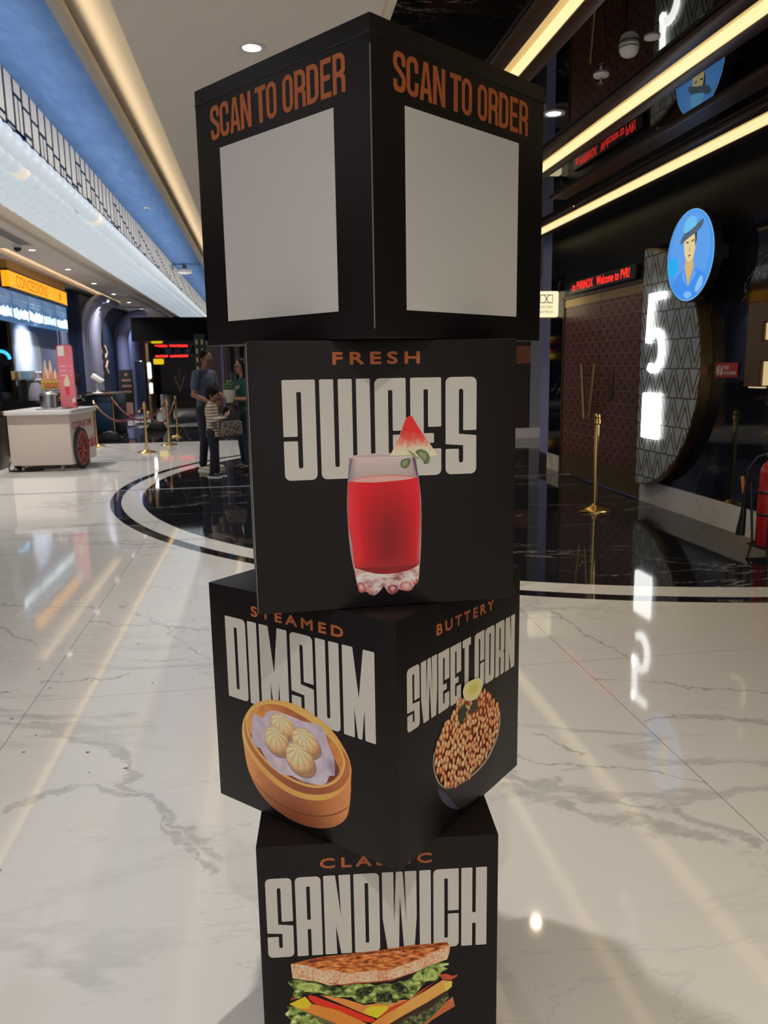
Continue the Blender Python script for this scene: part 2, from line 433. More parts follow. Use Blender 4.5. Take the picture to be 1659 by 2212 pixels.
_n = noise(M_blue, coords(M_blue, scale=(3, 1, 1)), 2.5, 4, .5); setc(M_blue, mixc(M_blue, _n.sstep(.3, .75), (.095, .225, .55), (.13, .285, .63)))
M_navy = mat('navy_paint', (.016, .028, .075), .6, 0, .25)
M_bluewall = mat('blue_wall_paint', (.11, .15, .36), .6)
M_lav = mat('lavender_paint', (.25, .28, .58), .6)
M_greyblue = mat('grey_blue_paint', (.17, .20, .34), .6)
M_rib = mat('ribbed_panel', (.24, .25, .37), .5)
M_slat = mat('cream_slat', (.80, .76, .69), .6)
M_dark = mat('dark_void', (.01, .01, .016), .5)
M_blackgloss = mat('black_gloss', (.008, .008, .010), .06)
M_bronze = mat('dark_bronze', (.085, .048, .028), .38, .25)
M_brown = mat('brown_wood', (.04, .022, .016), .4)
M_gold = mat('polished_brass', (.78, .53, .20), .17, 1.0)
M_antique = mat('antique_gold', (.42, .29, .14), .34, 1.0)
M_led = mat('led_warm', (.9, .8, .5), .4, 0, .3, (1.0, .80, .40), 1.0)
M_ledglow = mat('led_warm_diffuser', (.8, .6, .3), .5, 0, .3, (1.0, .66, .24), .55)
M_white_led = mat('led_white', (1, 1, 1), .4, 0, .3, (1.0, 1.0, .98), 3.2)
M_lens = mat('downlight_lens', (1, 1, 1), .4, 0, .3, (1, .97, .9), 5.0)
M_red_led = mat('red_led', (.2, 0, 0), .4, 0, .3, (1.0, .035, .025), 1.6)
M_white = mat('white_plastic', (.75, .74, .72), .4)
M_grey = mat('grey_plastic', (.25, .25, .26), .4)
M_black = mat('black_plastic', (.012, .012, .014), .4)
M_chrome = mat('chrome', (.7, .7, .72), .15, 1)
M_steel = mat('brushed_steel', (.45, .46, .50), .32, 1)
M_skin = mat('skin', (.28, .135, .08), .5); M_skin2 = mat('skin_light', (.42, .225, .15), .5)
M_hair = mat('hair', (.007, .006, .006), .7, 0, .15)
# ------------------------------------------------------------------ the setting: floor, walls, ceilings
B = lambda *a: MB().box(*a)
struct('floor', B(-9, 8, -9, 36, -.12, 0), M_floor)
struct('wall_right', MB().box(4, 4.2, -3, 7.93, 0, 2.62).box(4, 4.2, 10.30, 10.80, 0, 2.62), M_black_marble)
struct('wall_right_header', MB().box(4, 4.2, -3, 7.93, 2.62, 3.18).box(4, 4.2, 7.93, 10.30, 2.335, 3.18).box(4, 4.2, 10.30, 10.80, 2.62, 3.18), mat('header_panel', (.007, .007, .010), .3, 0, .12))
struct('wall_right_return', B(4, 8, 10.80, 11.15, .2, 3.18), M_lav)
struct('baseboard_right_return', B(3.997, 8, 10.797, 11.153, 0, .2), M_dark)
struct('baseboard_right', MB().box(3.985, 4, -3, 7.93, 0, .235).box(3.985, 4, 10.34, 10.795, 0, .22), M_skirt)
struct('trim_1', B(-9, 8, 10.06, 10.09, 0, .004), M_steel)
struct('trim_2', B(-.935, -.885, -4, 30.9, 3.165, 3.235), mat('lip_paint', (.55, .52, .49), .6))
struct('ceiling_tray', B(-.65, .66, -4, 30.9, 3.2, 3.3), M_ceil)
struct('trim_3', B(.66, .70, -4, 30.9, 3.17, 3.3), M_cove)
struct('ceiling_cove_tray', B(-.935, -.62, -4, 30.9, 3.30, 3.36), M_cove)
struct('wall_tray_edge', B(-.945, -.935, -4, 30.9, 3.2, 3.9), M_grey)
struct('ceiling_blue', B(-2.1, -.93, -4, 30.9, 3.9, 4.0), M_blue)
struct('wall_fascia', B(-2.08, -1.99, -4, 30.9, 3.36, 3.95), M_navy)
struct('ceiling_globe_board', B(-2.83, -1.99, 3, 30.9, 3.41, 3.5), M_navy)
struct('ceiling_cove_soffit', B(-3.3, -2.83, 3, 30.9, 3.47, 3.53), M_cove)
struct('ceiling_soffit', MB().box(-3.92, -3.26, 3, 30.9, 3.4, 3.5).box(-8.8, -4.16, 3, 30.9, 3.4, 3.5).box(-4.16, -3.92, 3, 13.6, 3.4, 3.5).box(-4.16, -3.92, 24, 30.9, 3.4, 3.5), M_ceil2)
struct('ceiling_cove_counter', B(-4.2, -3.9, 13.6, 24, 3.5, 3.54), M_cove)
struct('trim_4', MB().box(-8.8, -.65, 30.9, 31.0, 3.36, 3.6), M_navy)
struct('trim_5', MB().box(-8.8, -.65, 30.86, 31.02, 3.24, 3.36), M_ceil2)
struct('ceiling_dark', B(.70, 8, -4, 33, 3.18, 3.28), M_mirror)
struct('wall_far', MB().box(-8.8, 8, 33.1, 33.3, 0, 3.6), M_blackgloss)
struct('wall_canopy', MB().box(-3.42, 3.2, 22.0, 22.1, 2.26, 2.87).box(-3.42, 3.2, 22.1, 33.1, 2.85, 2.87), mat('canopy_black', (.004, .004, .005), .6, 0, .06))
struct('ceiling_canopy', B(-3.42, 3.2, 22.1, 33.1, 2.26, 2.32), M_mirror)
struct('wall_left', MB().box(-4.6, -4.42, 20.1, 33.1, 0, 3.4), M_navy)
struct('wall_concession_back', MB().box(-8.8, -8.6, -9, 20.2, 0, 3.5), M_dark)
struct('wall_concession_end', MB().box(-8.6, -4.42, 19.95, 20.1, 0, 3.4), M_navy)
struct('wall_side_lobby', MB().box(3.2, 5.33, 15.5, 15.7, .2, 3.18), M_brown)
struct('wall_side_lobby_light', MB().box(5.33, 8, 15.48, 15.7, .2, 3.18), mat('side_lobby_grey', (.30, .31, .33), .5))
struct('baseboard_side_lobby', MB().box(3.2, 8, 15.44, 15.48, 0, .2), M_skirt)
struct('wall_lobby_middle', MB().box(3.2, 3.3, 15.5, 33.1, 0, 3.18), M_dark)
o = tag(obj('wall_light_panel', B(3.2, 5.325, 15.46, 15.498, 1.5, 1.85), mat('orange_wood', (.35, .12, .04), .4)), 'narrow orange timber band on the brown wall beyond the maroon door', 'panel')
# marble pillar at the concession entrance
t = thing('marble_pillar', 'black veined marble pillar on a brown plinth at the left picture edge', 'pillar', (-4.9, 13.1, 0))
obj('shaft', MB().box(-.9, .82, -.3, .09, .86, 3.4), marble_black('pillar_marble', (.2, .9, .4)), t)
obj('plinth', MB().box(-.92, .835, -.33, .10, 0, .86), M_brown, t, bevel=.01)
obj('plinth_cap', MB().box(-.93, .843, -.345, .105, .82, .88), M_bronze, t, bevel=.01)

# slatted screen above the globes
mb = MB()
for k in range(112):
    y = 3.02 + .25 * k; ph = (k % 9) / 9; cut = 3.80 - .32 * ph; x0, x1 = -1.992, -1.984
    mb.box(x0, x1, y, y + .192, cut, 3.9)
    cut2 = cut - .22 if k % 2 else cut - .30
    if k % 3 == 0: mb.box(x0, x1, y + .0, y + .078, cut2, cut - .035).box(x0, x1, y + .112, y + .192, cut2, cut - .035)
    else: mb.box(x0, x1, y, y + .192, cut2, cut - .03)
    mb.box(x0, x1, y + .02, y + .192, 3.43, max(3.44, cut2 - .03))
obj('slat_screen', mb, M_slat)
tag(bpy.data.objects['slat_screen'], 'cream slatted screen hanging below the blue ceiling above the globe lights', 'screen')

# globe light band: five rows
glob = thing('globe_light_band', 'long band of glowing white globes running along the edge of the left ceiling', 'light', (-2.3, 17, 3.4))
M_glob = mat('globe_glass', (.56, .60, .64), .35, 0, .4, (.80, .91, 1.0), .44)
M_globw = mat('globe_glass_warm', (.80, .74, .66), .35, 0, .4, (1.0, .90, .74), .50)
hi = MB().ball((0, 0, 0), .0885, 20, 14); lo = []
pos = []
for r, x in enumerate((-1.94, -2.12, -2.30, -2.48, -2.645)):
    for k in range(96):
        y = 5.9 + .25 * k + (.125 if r % 2 else 0); pos.append((y - abs(x) * .0, x, 3.295 + .012 * (r == 4)))
pos.sort()
vis = [p for p in pos if p[0] > 6.2 + (abs(p[1]) - 1.94) * 3.6]
g0 = None
for i, (y, x, z) in enumerate(vis[:100]):
    if g0 is None: g0 = obj('globe', hi, M_glob, glob); o = g0
    else: o = g0.copy(); COL.objects.link(o)
    o.location = (x + 2.3, y - 17, z - 3.4)
    if i in (13, 58):
        me = g0.data.copy(); me.materials.clear(); me.materials.append(M_globw); o.data = me
mb = MB()
near = set(vis[:100])
for p in pos:
    if p not in near: mb.ball((p[1] + 2.3, p[0] - 17, p[2] - 3.4), .0885, 12, 8)
o = obj('globes', mb, M_glob, glob); o['kind'] = 'stuff'; o['label'] = 'the many further globes shrinking into the distance'
mb = MB()
for x in (-1.94, -2.12, -2.30, -2.48, -2.645): mb.box(x + 2.28, x + 2.32, -11.6, 12.9, -.02, .01)
obj('mounting_rail', mb, M_navy, glob)

# downlights
def downlight(loc, label, group, ring=M_white):
    t = thing('downlight', label, 'downlight', loc, 0, group)
    obj('trim_ring', MB().lathe([(.052, -.004), (.078, -.006), (.08, 0), (.05, 0), (.05, -.002)], 24), ring, t)
    obj('lens', MB().lathe([(.0, -.0035), (.051, -.0035), (.051, -.0015), (0, -.0015)], 24), M_lens, t)
    return t
seen = [p for p in TRAY_LIGHTS if 4.5 < p[1] < 5]
d0 = downlight((0.01, 4.75, 3.2), 'round white downlight in the beige ceiling above the top cube', None)
for p in TRAY_LIGHTS:
    if p[1] > 5: dup(d0, p, None, 'downlight in the beige ceiling row behind the cube stack')['group'] = 'downlights along the beige ceiling'
for i, p in enumerate(SOFFIT_LIGHTS[2:]):
    nm = ['nearest downlight of the soffit row, beside the dome camera', 'second downlight of the soffit row from the dome camera', 'third downlight of the soffit row from the dome camera', 'fourth downlight of the soffit row from the dome camera', 'fifth downlight of the soffit row from the dome camera', 'sixth downlight of the soffit row from the dome camera', 'downlight set apart to the left at the far soffit end'][i]
    dup(d0, p, None, nm)['group'] = 'downlights over the concession counter'
dup(d0, DARK_LIGHTS[1], None, 'round downlight in the black mirror ceiling beside the top cube')

# linear lights in the dark ceiling
def linear(cx, label, led, glow, y0=-2, y1=11.5):
    t = thing('linear_light', label, 'light', (cx, (y0 + y1) / 2, 3.178), 0, 'linear lights of the dark ceiling'); h = (y1 - y0) / 2
    a, b = led
    obj('housing', MB().box(glow[0] - .10 - cx, glow[0] - cx, -h, h, -.03, 0).box(b - cx, b + .095 - cx, -h, h, -.03, 0), M_bronze, t, bevel=.003)
    m = (a + b) / 2
    obj('diffuser', MB().box(a - cx, m - .004 - cx, -h, h, -.022, 0).box(m + .004 - cx, b - cx, -h, h, -.022, 0), M_led, t)
    obj('side_glow_strip', MB().box(glow[0] - cx, a - cx, -h, h, -.016, 0).box(m - .004 - cx, m + .004 - cx, -h, h, -.018, 0), M_ledglow, t)
linear(1.53, 'warm linear light in the dark ceiling, first right of the beige ceiling', (1.515, 1.575), (1.455, 0))
linear(2.50, 'warm linear light crossing the middle of the dark mirror ceiling', (2.45, 2.545), (2.405, 0))
linear(3.63, 'warm linear light in the dark ceiling nearest the black marble wall', (3.56, 3.70), (3.50, 0))
t = thing('air_grille', 'brown ribbed linear air grille between two ceiling lights', 'grille', (3.115, 6.0, 3.18))
obj('grille_frame', MB().box(-.085, -.07, -3.2, 2.3, -.02, 0).box(.07, .085, -3.2, 2.3, -.02, 0), M_bronze, t)
mb = MB()
for k in range(7): mb.box(-.066 + .02 * k, -.054 + .02 * k, -3.2, 2.3, -.016, 0)
obj('blades', mb, M_bronze, t)
# ceiling devices
t = thing('smoke_detector', 'white barrel shaped detector hanging from the dark mirror ceiling', 'detector', (2.06, 4.44, 3.18))
obj('detector_body', MB().lathe([(.054, 0), (.054, -.018), (.050, -.036), (.040, -.052), (.030, -.058), (0, -.058)], 22), M_white, t)
obj('detector_band', MB().lathe([(.0545, -.010), (.055, -.015), (.0545, -.020)], 22), M_grey, t)
t = thing('ceiling_speaker', 'small flat white disc on the dark ceiling beside the detector', 'speaker', (2.133, 4.32, 3.18))
obj('speaker_disc', MB().lathe([(.042, 0), (.042, -.008), (.03, -.012), (0, -.012)], 20), M_white, t)
def sprinkler(loc, label, group=None):
    t = thing('sprinkler', label, 'sprinkler', loc, 0, group)
    obj('rosette', MB().lathe([(.048, 0), (.044, -.012), (.015, -.016), (.0, -.016)], 20), M_white, t)
    obj('nozzle', MB().lathe([(.010, -.016), (.010, -.05), (.0, -.05)], 10).lathe([(.022, -.05), (.022, -.054), (0, -.054)], 12), M_chrome, t)
    return t
s0 = sprinkler((2.092, 4.88, 3.18), 'sprinkler head hanging from the dark mirror ceiling below the detector')
dup(s0, (-1.644, 12.88, 3.9), None, 'nearest sprinkler head on the blue ceiling'); dup(s0, (-1.738, 21.15, 3.9), None, 'further sprinkler head on the blue ceiling, behind the white projector unit')
t = thing('ceiling_camera', 'white camera unit on the blue ceiling', 'camera', (-1.72, 19.4, 3.9))
obj('mount', MB().lathe([(.05, 0), (.05, -.16), (.0, -.16)], 14), M_grey, t); obj('camera_body', MB().lathe([(.10, -.10), (.17, -.13), (.17, -.19), (.10, -.22), (0, -.22)], 20), M_white, t)
t = thing('dome_camera', 'grey dome security camera on the soffit beside the nearest downlight', 'camera', (-3.64, 13.2, 3.4))
obj('camera_base', MB().lathe([(.065, 0), (.065, -.05), (0, -.05)], 18), M_white, t); obj('dome', MB().ball((0, 0, -.055), (.055, .055, .055), 16, 10), M_black, t)
t = thing('ceiling_vent', 'dark rectangular air vent in the soffit above the concession', 'vent', (-3.52, 12.3, 3.4))
mb = MB()
for k in range(6): mb.box(-.09 + .033 * k, -.075 + .033 * k, -.9, .9, -.012, 0)
obj('blades', mb, M_grey, t); obj('vent_frame', MB().box(-.11, -.095, -.92, .92, -.012, 0).box(.10, .115, -.92, .92, -.012, 0).box(-.11, .115, -.94, -.9, -.012, 0).box(-.11, .115, .9, .94, -.012, 0), M_ceil2, t)

